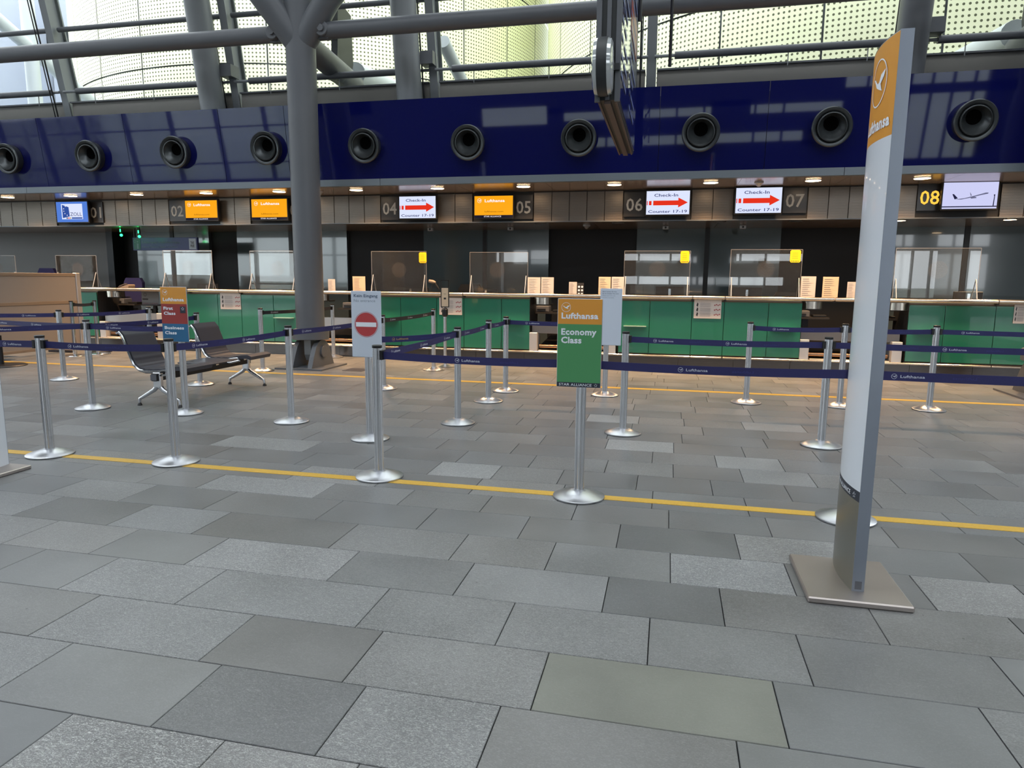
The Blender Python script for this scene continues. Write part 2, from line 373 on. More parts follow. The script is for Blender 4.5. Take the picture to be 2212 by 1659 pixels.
for k, t in enumerate(tiles):
    xc, yc = (t[0]+t[1])/2, (t[2]+t[3])/2
    a, br = random.choice((.0, .03, .05, .08, .12, .2, .35)), random.uniform(.91, 1.07)
    for (x, y, a2, b2) in ROUGH:
        if t[0] < x < t[1] and t[2] < y < t[3]: a, br = a2, b2
    wv = random.uniform(-.02, .02)
    col = (base[0]*br*(1+wv), base[1]*br, base[2]*br*(1-wv), a)
    if t[0] < WF(1400, 1500).x < t[1] and t[2] < WF(1400, 1500).y < t[3]: col = (.158, .162, .142, .03)
    if k < 300 and vis(t) > 0:
        o = bpy.data.objects.new('stone_tile', tm); C.objects.link(o); o.parent = floor
        o.location = (xc, yc, random.uniform(-.0006, 0)); o.scale = (t[1]-t[0]-.004, t[3]-t[2]-.004, .018); o.color = col
    else:
        key = random.randrange(6); mrg.setdefault(key, (MB(), col if a < .4 else col))[0].box(t[0]+.0025, t[1]-.0025, t[2]+.0025, t[3]-.0025, -.018, -.0005)
for key, (mb, col) in mrg.items():
    o = mb.build('stone_tile_field', M_tile, floor); o.color = col; o['kind'] = 'stuff'
o = MB().box(-46, 18, -14, .6, -.018, -.001).build('near_floor_slab', M_tile, floor); o.color = base+(.1,)
o = MB().box(-46, -16.5, .6, 14.4, -.018, -.002).build('side_floor_slab', M_tile, floor); o.color = base+(.1,)
o = MB().box(9, 18, .6, 14.4, -.018, -.002).build('side_floor_slab', M_tile, floor); o.color = base+(.1,)
for (y0, y1, lb) in [(4.565, 4.655, 'yellow tape line on the stone floor under the nearest barrier posts'), (9.52, 9.64, 'yellow tape line on the stone floor close to the check-in counters')]:
    tag(MB().box(-16, 9, y0, y1, -.001, .0025).build('floor_line', M_line), lb, 'floor line')

# ---- hall shell behind and beside the camera (the place the light comes from)
wr = struct('wall_rear')
for (a, c, z0, z1) in [(-6, 7, 0, 1.3), (-6, 7, 1.7, 2.5), (-6, 7, 2.85, 9.6), (-6, -4.4, 1.3, 1.7), (7, 9.3, .4, 3.0), (7, 16, 0, .4), (7, 16, 7.2, 9.6), (7, 16, 3.0, 3.4), (12.5, 13.6, .4, 7.2), (9.3, 9.6, .4, 7.2), (-6, -5.2, 2.5, 3.1), (1.5, 3.2, 2.5, 3.1), (5.5, 7, 1.1, 1.75)]:
    MB().box(a, c, -12.3, -12, z0, z1).build('wall_slab', M_hall_d, wr)
for x in (-3.2, -1.6, 0, 1.2, 3.4, 4.6, 7.9, 8.6, 10.4, 11.2, 12.0, 14.4, 15.2): MB().box(x-.05, x+.05, -12.2, -12.05, .4 if x > 7 else 1.1, 7.2 if x > 7 else 3.1).build('wall_mullion', M_hall_d, wr)
MB().box(-46, -18, -12.3, -12, 0, .25).build('wall_slab', M_hall, wr); MB().box(-46, -18, -12.3, -12, 7.4, 9.6).build('wall_slab', M_hall, wr)
for (a, c, z0, z1) in [(-18, -6, 0, 1.2), (-18, -6, 3.2, 5.2), (-18, -6, 6.2, 9.6), (-18, -14.8, 1.2, 6.2), (-14.8, -9.2, 1.2, 3.2), (-9.2, -6, 1.2, 2.4), (-12, -6, 5.2, 6.2)]: MB().box(a, c, -12.3, -12, z0, z1).build('wall_slab', M_hall_d, wr)
wn = struct('window_2')
for k in range(11): MB().box(-46+k*2.8-.06, -46+k*2.8+.06, -12.2, -11.9, .25, 7.4).build('mullion', M_steel, wn)
for z in (1.1, 2.9, 5.2): MB().box(-46, -18, -12.15, -11.95, z-.04, z+.04).build('transom', M_steel, wn)
G_clear = glass('clear_glass', (.9, .93, .93), .8)
MB().box(-46, -18, -12.06, -12.04, .25, 7.4).build('pane', G_clear, wn)
wl = struct('wall_left')
MB().box(-46.3, -46, -12, 14, 0, .4).build('wall_slab', M_hall, wl); MB().box(-46.3, -46, -12, 14, 6.5, 9.6).build('wall_slab', M_hall, wl)
wn3 = struct('window_3')
for k in range(9): MB().box(-46.1, -45.9, -12+k*3.2-.06, -12+k*3.2+.06, .4, 6.5).build('mullion', M_steel, wn3)
MB().box(-46.06, -46.04, -12, 14, .4, 6.5).build('pane', G_clear, wn3)
struct_r = MB().box(16, 16.3, -12, 14.6, 0, 9.6).build('wall_right', M_hall); struct_r['kind'] = 'structure'
# shop fronts in the rear wall with white-lit windows
rf = struct('ceiling_hall')
for (x0, x1, y0, y1) in [(-46, 16, -12, -8.5), (-46, 16, -6.5, -2.2), (-46, 16, .2, 4.2), (-46, 16, 6.6, 9.6)]:
    MB().box(x0, x1, y0, y1, 9.3, 9.6).build('roof_slab', M_hall, rf)
for k in range(16): MB().box(-46+k*4-.1, -46+k*4+.1, -12, 10.6, 8.9, 9.3).build('roof_beam', M_steel, rf)
ext = MB().box(-200, 120, -260, -12.4, -.6, -.5).build('terrain_airfield', M_grass); ext['kind'] = 'structure'
ext = MB().box(-60, 60, 12.8, 60, -.6, -.5).build('terrain_forecourt', M_concrete); ext['kind'] = 'structure'

# ---- back wall behind the counters
YB = 14.4; ZB = 2.51
wb = struct('wall_back')
per = 4.54; xc0 = .65
def gx(r): return r*YB
MB().box(-20, 9.5, YB+.06, YB+.2, 0, ZB+.1).build('wall_slab', M_backdark, wb)
xs = WY(250, 520, YB).x; MB().box(-20, xs, YB-.02, YB+.05, 0, ZB).build('grey_panel', M_backgrey, wb)
x1 = WY(262, 560, YB).x; MB().box(xs, x1+.06, YB-.3, YB+.05, 0, ZB).build('panel_end', M_darkmetal, wb)
for k in (-3, -2, -1, 0, 1):
    c = .69+k*per
    if k == -3: a0, a1 = WY(300, 560, YB).x, WY(455, 560, YB).x
    elif k == 1: a0, a1 = c-1.37, 9.4
    else: a0, a1 = c-1.37, c+1.37
    m_ = (a0+a1)/2 if k < 1 else .366*YB
    for (p0, p1) in ((a0, m_-.045), (m_+.045, a1)):
        MB().box(p0, p1, YB-.03, YB+.06, .0, ZB).build('glass_panel', M_backglass, wb)
    MB().box(m_-.045, m_+.045, YB-.05, YB+.06, 0, ZB).build('panel_post', M_black, wb)

# ---- canopy: lower ceiling, sign band, soffit, rim
ce = struct('ceiling')
for k in range(13):
    MB().box(-19+k*2.2+.003, -19+(k+1)*2.2-.003, 12.42, YB+.05, 2.51, 2.56).build('ceiling_panel', M_soffit, ce)
MB().box(-19, 9.6, 12.5, 14.6, 3.06, 3.2).build('upper_slab', M_hall_d, ce)
MB().box(-19, 9.6, 11.4, 11.9, 3.1, 4.3).build('upper_slab', M_hall_d, ce)
so = struct('ceiling_soffit')
for k in range(19):
    x0 = -19+k*1.5133+.33
    for j in range(4):
        MB().box(x0+.002, x0+1.5113, 11.2+j*.3+.002, 11.2+(j+1)*.3-.002, 3.03, 3.07).build('soffit_panel', M_soffit, so)
MB().box(-19, 9.6, 11.15, 12.5, 3.075, 3.1).build('soffit_backing', M_black, so)
rim = struct('trim_1')
for k in range(4): MB().box(-19.2+k*7.2+.004, -19.2+(k+1)*7.2-.004, 11.12, 11.22, 3.02, 3.13).build('rim_section', M_rim, rim)
# blue fascia, leaning forward at the top
fa = struct('trim_2')
seams = [-19.0]+[WY(u, 320, 11.1).x for u in (90, 275, 480, 620)]+[WY(u, 260, 11.1).x for u in (676, 1425, 1658, 1900)]+[8.2]
YF0, YF1, ZF0, ZF1 = 11.19, 11.02, 3.128, 4.345
for a, c in zip(seams, seams[1:]):
    a += .004; c -= .004
    MB().add([(a, YF0, ZF0), (c, YF0, ZF0), (c, YF1, ZF1), (a, YF1, ZF1), (a, YF0+.03, ZF0), (c, YF0+.03, ZF0), (c, YF1+.03, ZF1), (a, YF1+.03, ZF1)],
             [(0, 1, 2, 3), (7, 6, 5, 4), (0, 4, 5, 1), (1, 5, 6, 2), (2, 6, 7, 3), (3, 7, 4, 0)]).build('fascia_panel', M_blueglass, fa)
# sign band
YS = 12.37
bd = struct('trim_3')
zb0, zb1 = 2.513, 3.01
edges = [WY(u, 455, YS).x for u in (-30, 0, 26, 58, 90, 121)]+[WY(u, 455, YS).x for u in (222, 250, 278, 307, 336, 365)]+[WY(u, 455, YS).x for u in (475, 507, 541)]
def strip(us):
    xs_ = [WY(u, v, YS).x for (u, v) in us]
    for a, c in zip(xs_, xs_[1:]):
        o = MB().box(a+.006, c-.006, YS, YS+.03, zb0, zb1)
        for k in range(1, 12): z = zb0+(zb1-zb0)*k/12; o.box(a+.012, c-.012, YS-.006, YS, z-.009, z+.009)
        o.build('ribbed_panel', M_bandpan, bd)
strip([(u, 455) for u in (-120, -90, -58, -30, 0, 26, 58, 90, 121)]); strip([(u, 455) for u in (222, 250, 278, 307, 336, 365)]); strip([(u, 455) for u in (474, 507, 541)])
strip([(u, 450) for u in (656, 689, 722, 754, 787, 822)]); strip([(u, 447) for u in (945, 983, 1021)]); strip([(u, 443) for u in (1153, 1192, 1230, 1268, 1306, 1346)])
strip([(u, 436) for u in (1494, 1540, 1585)]); strip([(u, 432) for u in (1745, 1790, 1834, 1880, 1930, 1980)]); strip([(u, 425) for u in (2162, 2215, 2270, 2330)])
MB().box(-19, 9.6, YS+.03, YS+.12, 2.5, 3.03).build('band_backing', M_inner, bd)
MB().box(-19, 9.6, YS-.02, YS+.03, 2.495, 2.513).build('band_edge', M_rim, bd)

# ---- glazed facade above the fascia
fw = struct('window_1')
def FY(z): return 11.75-.2*(z-4.5)
ZT = 9.3
mulx = [-18.6, -14.95, -11.32, -7.70, -3.97, -.42, 3.2, 6.8]
for x in mulx:
    MB().bar((x, FY(4.2)+.1, 4.2), (x, FY(ZT)+.1, ZT), .14, .03, up=(0, 1, .2)).bar((x, FY(4.2)-.05, 4.2), (x, FY(ZT)-.05, ZT), .03, .3, up=(0, 1, .2)).bar((x, FY(4.2)-.2, 4.2), (x, FY(ZT)-.2, ZT), .14, .03, up=(0, 1, .2)).build('mullion', M_steel_l, fw)
    MB().tube([(x-.16, FY(4.2)-.3, 4.2), (x-.16, FY(ZT)-.3, ZT)], .014, 8).tube([(x-.22, FY(4.2)-.3, 4.2), (x-.22, FY(ZT)-.3, ZT)], .01, 8).build('cable', M_darkmetal, fw)
for a, c in zip(mulx, mulx[1:]):
    zt = 5.98
    MB().tube([(a+.07, FY(zt)-.05, zt), (c-.07, FY(zt)-.05, zt)], .045, 12).build('transom', M_steel, fw, smooth=True)
    MB().tube([(a+.07, FY(7.6)-.05, 7.6), (c-.07, FY(7.6)-.05, 7.6)], .045, 12).build('transom', M_steel, fw, smooth=True)
    for z0, z1 in ((4.78, zt), (zt, 7.6), (7.6, ZT)):
        MB().add([(a+.02, FY(z0)+.06, z0), (c-.02, FY(z0)+.06, z0), (c-.02, FY(z1)+.06, z1), (a+.02, FY(z1)+.06, z1)], [(0, 1, 2, 3)]).build('pane', G_facade, fw)
    # heating pipe with hanger rods
    pp = MB().tube([(a+.35, FY(4.89)-.25, 4.89), (c-.22, FY(4.89)-.25, 4.89)], .055, 14).build('heating_pipe', M_steel, fw, smooth=True)
    MB().tube([(a+.05, FY(4.89)-.25, 4.89), (c-.05, FY(4.89)-.25, 4.89)], .025, 10).build('pipe_core', M_steel_l, fw, smooth=True)
    for t in (.2, .55, .85):
        x = a+(c-a)*t; MB().tube([(x, FY(4.8)-.25, 4.66), (x, FY(4.8)-.25, 4.86)], .008, 6).build('hanger_rod', M_steel_l, fw)
    MB().box(a+.09, c-.09, 11.56, 11.62, 4.2, 4.72).build('sill_beam', M_band, fw)
    MB().box(a+.09, c-.09, 11.5, 11.8, 4.71, 4.735).build('sill', M_steel, fw)
MB().box(-19, 9.6, FY(ZT)-.2, FY(ZT)+.3, ZT, ZT+.3).build('head_beam', M_steel, fw)

# ================================================================== EXTERIOR
def cladding_material():
    m = bpy.data.materials.new('perforated_cladding'); m.use_nodes = True; nt = m.node_tree; N = nt.nodes; L = nt.links; b = N['Principled BSDF']
    b.inputs['Roughness'].default_value = .5
    uv = N.new('ShaderNodeUVMap'); sep = N.new('ShaderNodeSeparateXYZ'); L.new(uv.outputs[0], sep.inputs[0])
    d = []
    for i in (0, 1):
        dv = N.new('ShaderNodeMath'); dv.operation = 'DIVIDE'; dv.inputs[1].default_value = .105; L.new(sep.outputs[i], dv.inputs[0])
        fr = N.new('ShaderNodeMath'); fr.operation = 'FRACT'; L.new(dv.outputs[0], fr.inputs[0])
        sb = N.new('ShaderNodeMath'); sb.operation = 'SUBTRACT'; sb.inputs[1].default_value = .5; L.new(fr.outputs[0], sb.inputs[0])
        sq = N.new('ShaderNodeMath'); sq.operation = 'POWER'; sq.inputs[1].default_value = 2; ab = N.new('ShaderNodeMath'); ab.operation = 'ABSOLUTE'
        L.new(sb.outputs[0], ab.inputs[0]); L.new(ab.outputs[0], sq.inputs[0]); d.append(sq)
    sm = N.new('ShaderNodeMath'); sm.operation = 'ADD'; L.new(d[0].outputs[0], sm.inputs[0]); L.new(d[1].outputs[0], sm.inputs[1])
    lt = N.new('ShaderNodeMath'); lt.operation = 'LESS_THAN'; lt.inputs[1].default_value = .052; L.new(sm.outputs[0], lt.inputs[0])
    mx = N.new('ShaderNodeMix'); mx.data_type = 'RGBA'; mx.inputs[6].default_value = (.92, .93, .64, 1); mx.inputs[7].default_value = (.10, .11, .05, 1)
    L.new(lt.outputs[0], mx.inputs[0]); L.new(mx.outputs[2], b.inputs['Base Color']); return m
M_clad = cladding_material()
def drum(name, label, cx, cy, R, a0, a1, n):
    t = thing(name, label, 'building', (cx, cy, -.5))
    MB((0, 0, 0)).lathe([(R-.25, -.1), (R-.25, 14.6)], n=64).build('drum_core', M_concrete, t)
    zs = [.6, 4.0, 7.35, 10.7, 14.1]
    for z0, z1 in zip(zs, zs[1:]):
        for k in range(n):
            b0 = a0+(a1-a0)*k/n+.02/R; b1 = a0+(a1-a0)*(k+1)/n-.02/R; m = 6
            me = bpy.data.meshes.new('cladding_panel'); vs = []; fs = []; uvs = []
            for j in range(m+1):
                t_ = b0+(b1-b0)*j/m
                for z in (z0+.02, z1-.02): vs.append((R*math.cos(t_), R*math.sin(t_), z+.5))
            for j in range(m): fs.append((2*j, 2*j+2, 2*j+3, 2*j+1))
            me.from_pydata(vs, [], fs); ul = me.uv_layers.new(name='UVMap')
            for poly in me.polygons:
                for li, vi in zip(poly.loop_indices, poly.vertices):
                    j = vi//2; ul.data[li].uv = (R*(b1-b0)*j/m, (z1-z0-.04)*(vi % 2))
            me.materials.append(M_clad); o = bpy.data.objects.new('cladding_panel', me); C.objects.link(o); o.parent = t
    return t
drum('drum_building', 'yellow-green drum building of perforated panels behind the round grey columns', -13.6, 26.7, 8.8, math.radians(-150), math.radians(15), 13)
drum('drum_building', 'yellow-green perforated drum building behind the hanging sign and the tall totem', 5.85, 25.3, 10.2, math.radians(-190), math.radians(10), 17)
ob = thing('concrete_block', 'pale concrete building seen through the glazing past the yellow drum', 'building', (-26, 22, -.5))
MB().box(-14, -.2, 0, 8, 0, 15).build('wall', M_concrete, ob)
MB().box(-.1, 1.8, 4, 8, 0, 15).build('wall', M_concrete, ob)
for k in range(3): MB().box(-.25, 1.85, 3.9, 4.0, 4.6+k*3.3, 5.6+k*3.3).build('window_strip', M_ext_dark, ob)
for (x, lb) in ((-16.5, 'white outdoor tube truss beyond the glazing beside the concrete building'), (-5.8, 'outdoor tube strut continuing from the grey branching column'), (4.9, 'white outdoor tube truss beyond the glazing behind the tall totem'), (-4.2, 'slim outdoor tube strut behind the round grey column')):
    t = thing('roof_strut', lb, 'strut', (x, 12.4, 0))
    r = .2 if x != -4.2 else .12
    MB().tube([(0, 0, 5.2), (0, 5.5, 5.75)] if r > .15 else [(0, .3, 5.75), (0, 3, 4.9)], r, 16).build('tube', M_ext_tube, t, smooth=True)
    if x in (-16.5, 4.9):
        MB().tube([(0, 3.4, -.5), (0, 3.4, 8.6)], .17, 16).build('upright', M_ext_tube, t, smooth=True)
        MB().lathe([(.2, 5.72), (.22, 5.75), (.22, 5.85), (.2, 5.88)], (0, 3.4, 0), 20).build('collar', M_ext_tube, t)
        MB().tube([(0, 1.2, 8.35), (0, 9.0, 4.7)], .17, 16).build('brace', M_ext_tube, t, smooth=True)

# ================================================================== COLUMNS
def big_column(x, y, label, branches=True):
    t = thing('steel_column', label, 'column', (x, y, 0))
    MB().lathe([(.23, .6), (.23, 9.2)], n=40).build('shaft', M_steel, t, smooth=True)
    MB().lathe([(.0, .47), (.29, .47), (.30, .48), (.30, .62), (.29, .63), (.23, .65)], n=40).build('collar', M_steel, t, smooth=True)
    MB().box(-.42, .42, -.45, .45, 0, .025).build('base_plate', M_steel, t)
    prof = [(-.38, .025), (.38, .025), (.30, .20), (.21, .36)]+[(.2*math.cos(a), .33+.13*math.sin(a)) for a in [PI*k/8 for k in range(1, 8)]]+[(-.21, .36), (-.30, .20)]
    for sx in (-1, 1):
        MB().prism(prof, sx*.17-.04, sx*.17+.04, 'x').build('hinge_plate', M_steel, t)
        MB().lathe([(.10, 0), (.10, .03), (.09, .035)], (sx*.21+(0 if sx > 0 else -.035), 0, .27), 24, 'x').build('pin_cap', M_steel, t)
    MB().prism([(-.12, .48), (.12, .48), (.12, .22), (.07, .12), (-.07, .12), (-.12, .22)], -.06, .06, 'x').build('hinge_tongue', M_steel_l, t)
    # branches
    for (dx, dy, dz) in ((-1.6, 0.0, 2.4), (2.1, -.3, 2.0), (-2.6, -1.6, 3.0)) if branches else ():
        MB().tube([(0, 0, 5.05), (dx*.25, dy*.25, 5.05+dz*.32), (dx*1.7, dy*1.7, 5.05+dz*1.7)], [.2, .19, .17], 20).build('branch', M_steel, t, smooth=True)
    MB().tube([(0, 0, 5.16), (0, 1.9, 4.98)], .19, 20).build('outrigger', M_steel, t, smooth=True)
    MB().tube([(0, 1.2, 4.96), (0, 1.25, 6.0)], .02, 8).build('rod', M_steel, t)
    MB().prism([(1.05, 4.85), (1.6, 4.85), (1.75, 5.3), (1.7, 6.1), (1.2, 6.2), (1.15, 5.4)], -.06, .06, 'x').build('gusset_plate', M_ext_dark, t)
    for sx in (-1, 1):
        MB().box(min(sx*.2, sx*.5), max(sx*.2, sx*.5), -.05, .05, 5.14, 5.40).build('fork_plate', M_steel, t)
        MB().lathe([(.10, -.13), (.11, -.12), (.11, .12), (.10, .13)], (sx*.42, 0, 5.27), 24, 'y').lathe([(.05, -.16), (.05, .16)], (sx*.42, 0, 5.27), 16, 'y').build('pin', M_steel, t)
    return t
big_column(-5.8, 10.45, 'thick dark grey branching steel column on a hinged foot beside the bench')
big_column(4.95, 10.45, 'thick steel column with hinged foot cut off by the picture edge', False)
for (a, c, lb) in ((-16.5, -5.8, 'long horizontal steel tube running from the branching column past the drum building'), (-5.8, 4.95, 'long horizontal steel tube passing behind the hanging sign box')):
    t = thing('tie_tube', lb, 'steel tube', ((a+c)/2, 10.45, 5.27)); h = (c-a)/2-.45
    MB().tube([(-h, 0, 0), (h, 0, 0)], .125, 24).build('tube', M_steel, t, smooth=True)
    for sx in (-1, 1): MB().tube([(sx*h, 0, 0), (sx*(h+.08), 0, 0)], [.125, .09], 20).build('end_cone', M_steel, t, smooth=True)
for (x, lb) in ((-8.03, 'round grey leaning column left of the branching column, rising behind the blue fascia'), (-4.33, 'round grey leaning column right of the branching column, rising behind the blue fascia'), (3.17, 'round grey leaning column behind the top of the tall totem')):
    t = thing('leaning_column', lb, 'column', (x, 11.42, 4.1))
    MB().tube([(0, 0, -.2), (0, -.95, 5.1)], .21, 32).build('shaft', M_steel_l if x < 0 else M_steel, t, smooth=True)
    for z in (1.0, ): MB().box(.2, .42, -.15, .1, z-.15, z+.05).build('bracket', M_steel, t)

# ================================================================== NOZZLES, DOWNLIGHTS
ORD = ['first', 'second', 'third', 'fourth', 'fifth', 'sixth', 'seventh', 'eighth', 'ninth', 'tenth', 'eleventh', 'twelfth', 'thirteenth']
tilt = math.atan2(YF0-YF1, ZF1-ZF0)
no = None
for k, (u, v) in enumerate([(15, 343), (191, 337), (376, 329), (573, 320), (786, 315), (1010, 308), (1250, 298), (1514, 286), (1797, 274), (2107, 260)]):
    p = WY(u, v, 11.0)
    lb = 'round dark air nozzle in the blue fascia, %s in the row counted from the left' % ORD[k]
    if no is None:
        no = thing('air_nozzle', lb, 'air nozzle', p, 0, 'round air nozzles in the blue fascia')
        MB().lathe([(.255, .11), (.27, .02), (.275, -.02), (.262, -.035), (.235, -.03), (.205, .0), (.195, .03)], n=48, axis='y', cap=False).build('outer_ring', M_noz, no, smooth=True)
        MB().lathe([(.205, -.01), (.200, -.035), (.185, -.04), (.178, -.02)], n=40, axis='y', cap=False).build('inner_ring', M_noz, no, smooth=True)
        fm = MB(); n = 36; vs = []
        for (r, y, dz) in ((.185, -.035, 0), (.168, -.01, .01), (.14, .02, .028), (.108, .06, .045), (.1, .08, .048)):
            vs += [(r*math.cos(2*PI*j/n), y, r*math.sin(2*PI*j/n)+dz) for j in range(n)]
        fm.add(vs, [(i*n+j, i*n+(j+1) % n, (i+1)*n+(j+1) % n, (i+1)*n+j) for i in range(4) for j in range(n)]); fm.build('funnel', M_noz, no, smooth=True)
        MB().disc((0, .078, .048), .105, 24).build('throat', M_noz_in, no)
        for o in no.children: o.rotation_euler.x = tilt
    else: dup(no, p, 0, lb)
dl = None
for k in range(13):
    x = WY(945, 407, 11.65).x+(k-6)*1.5133
    lb = 'round glowing downlight in the canopy soffit, %s from the left' % ORD[k-0 if k < 13 else 12]
    if k == 0:
        dl = thing('downlight', lb, 'ceiling light', (x, 11.65, 3.03), 0, 'downlights in the canopy soffit')
        MB().lathe([(.115, .0), (.12, -.008), (.105, -.01), (.095, .0)], n=32, cap=False).build('trim_ring', M_rim, dl, smooth=True)
        MB().disc((0, 0, -.0125), .112, 24, 'z').build('lens', M_lampwarm, dl)
    else: dup(dl, (x, 11.65, 3.03), 0, lb)
    ld = bpy.data.lights.new('downlight_lamp', 'SPOT'); ld.energy = 350; ld.color = (1, .60, .30); ld.spot_size = math.radians(135); ld.spot_blend = 1.0; ld.shadow_soft_size = .09
    lo = bpy.data.objects.new('downlight_lamp', ld); C.objects.link(lo); lo.location = (x, 11.65, 3.0)
# round lights of the lower ceiling behind the sign band
k = 0
for (u, v, on) in [(1944, 469, 1), (2183, 464, 1), (1555, 475, 0), (1335, 480, 0), (1168, 483, 0), (1720, 472, 0), (990, 486, 0), (830, 486, 0)]:
    p = WF(u, v, 2.505) if False else WY(u, v, 12.8)
    p.z = 2.51
    t = thing('recessed_light', '%s round recessed light in the low ceiling, %s' % ('lit' if on else 'unlit', ['by the totem', 'near the picture edge', 'below the paired arrow screens', 'above the waiting sign', 'above the economy sign', 'just left of the totem', 'above the notice stand', 'above the no entrance sign'][k]), 'ceiling light', p)
    MB().lathe([(.105, .0), (.11, -.008), (.09, -.01)], n=24).build('trim_ring', M_rim, t)
    MB().disc((0, 0, -.011), .088, 20, 'z').build('lens', M_lampwarm if on else M_plasticgrey, t); k += 1
    if on:
        ld = bpy.data.lights.new('recessed_lamp', 'SPOT'); ld.energy = 90; ld.color = (1, .66, .36); ld.spot_size = math.radians(110); ld.spot_blend = .6; ld.shadow_soft_size = .09
        lo = bpy.data.objects.new('recessed_lamp', ld); C.objects.link(lo); lo.location = (p.x, p.y, 2.48)
for (u, v, lb, Y, z) in [(1640, 386, 'white smoke detector on the soffit above the arrow screen nearest the totem', 11.75, 3.03), (690, 412, 'white smoke detector on the soffit beside the branching column', 11.75, 3.03), (1267, 494, 'white smoke detector under the low ceiling before the long ribbed panels', 13.3, 2.51)]:
    p = WY(u, v, Y); p.z = z; t = thing('smoke_detector', lb, 'smoke detector', p)
    MB().lathe([(.07, 0), (.07, -.02), (.05, -.03), (.03, -.06), (.015, -.07)], n=24).build('housing', M_partpost, t, smooth=True)
for (u, v, lb) in [(930, 496, 'small white ceiling box above the yellow sticker of the fourth desk'), (1103, 496, 'small white ceiling box above the fifth desk screen'), (1438, 489, 'small white ceiling box above the sixth desk screen'), (1605, 486, 'small white ceiling box above the seventh desk screen')]:
    p = WY(u, v, 13.6); p.z = 2.51; t = thing('ceiling_camera', lb, 'camera', p)
    MB().box(-.055, .055, -.04, .04, -.07, 0, .01).build('housing', M_partpost, t); MB().disc((0, -.0405, -.035), .02, 12).build('lens', M_black, t)

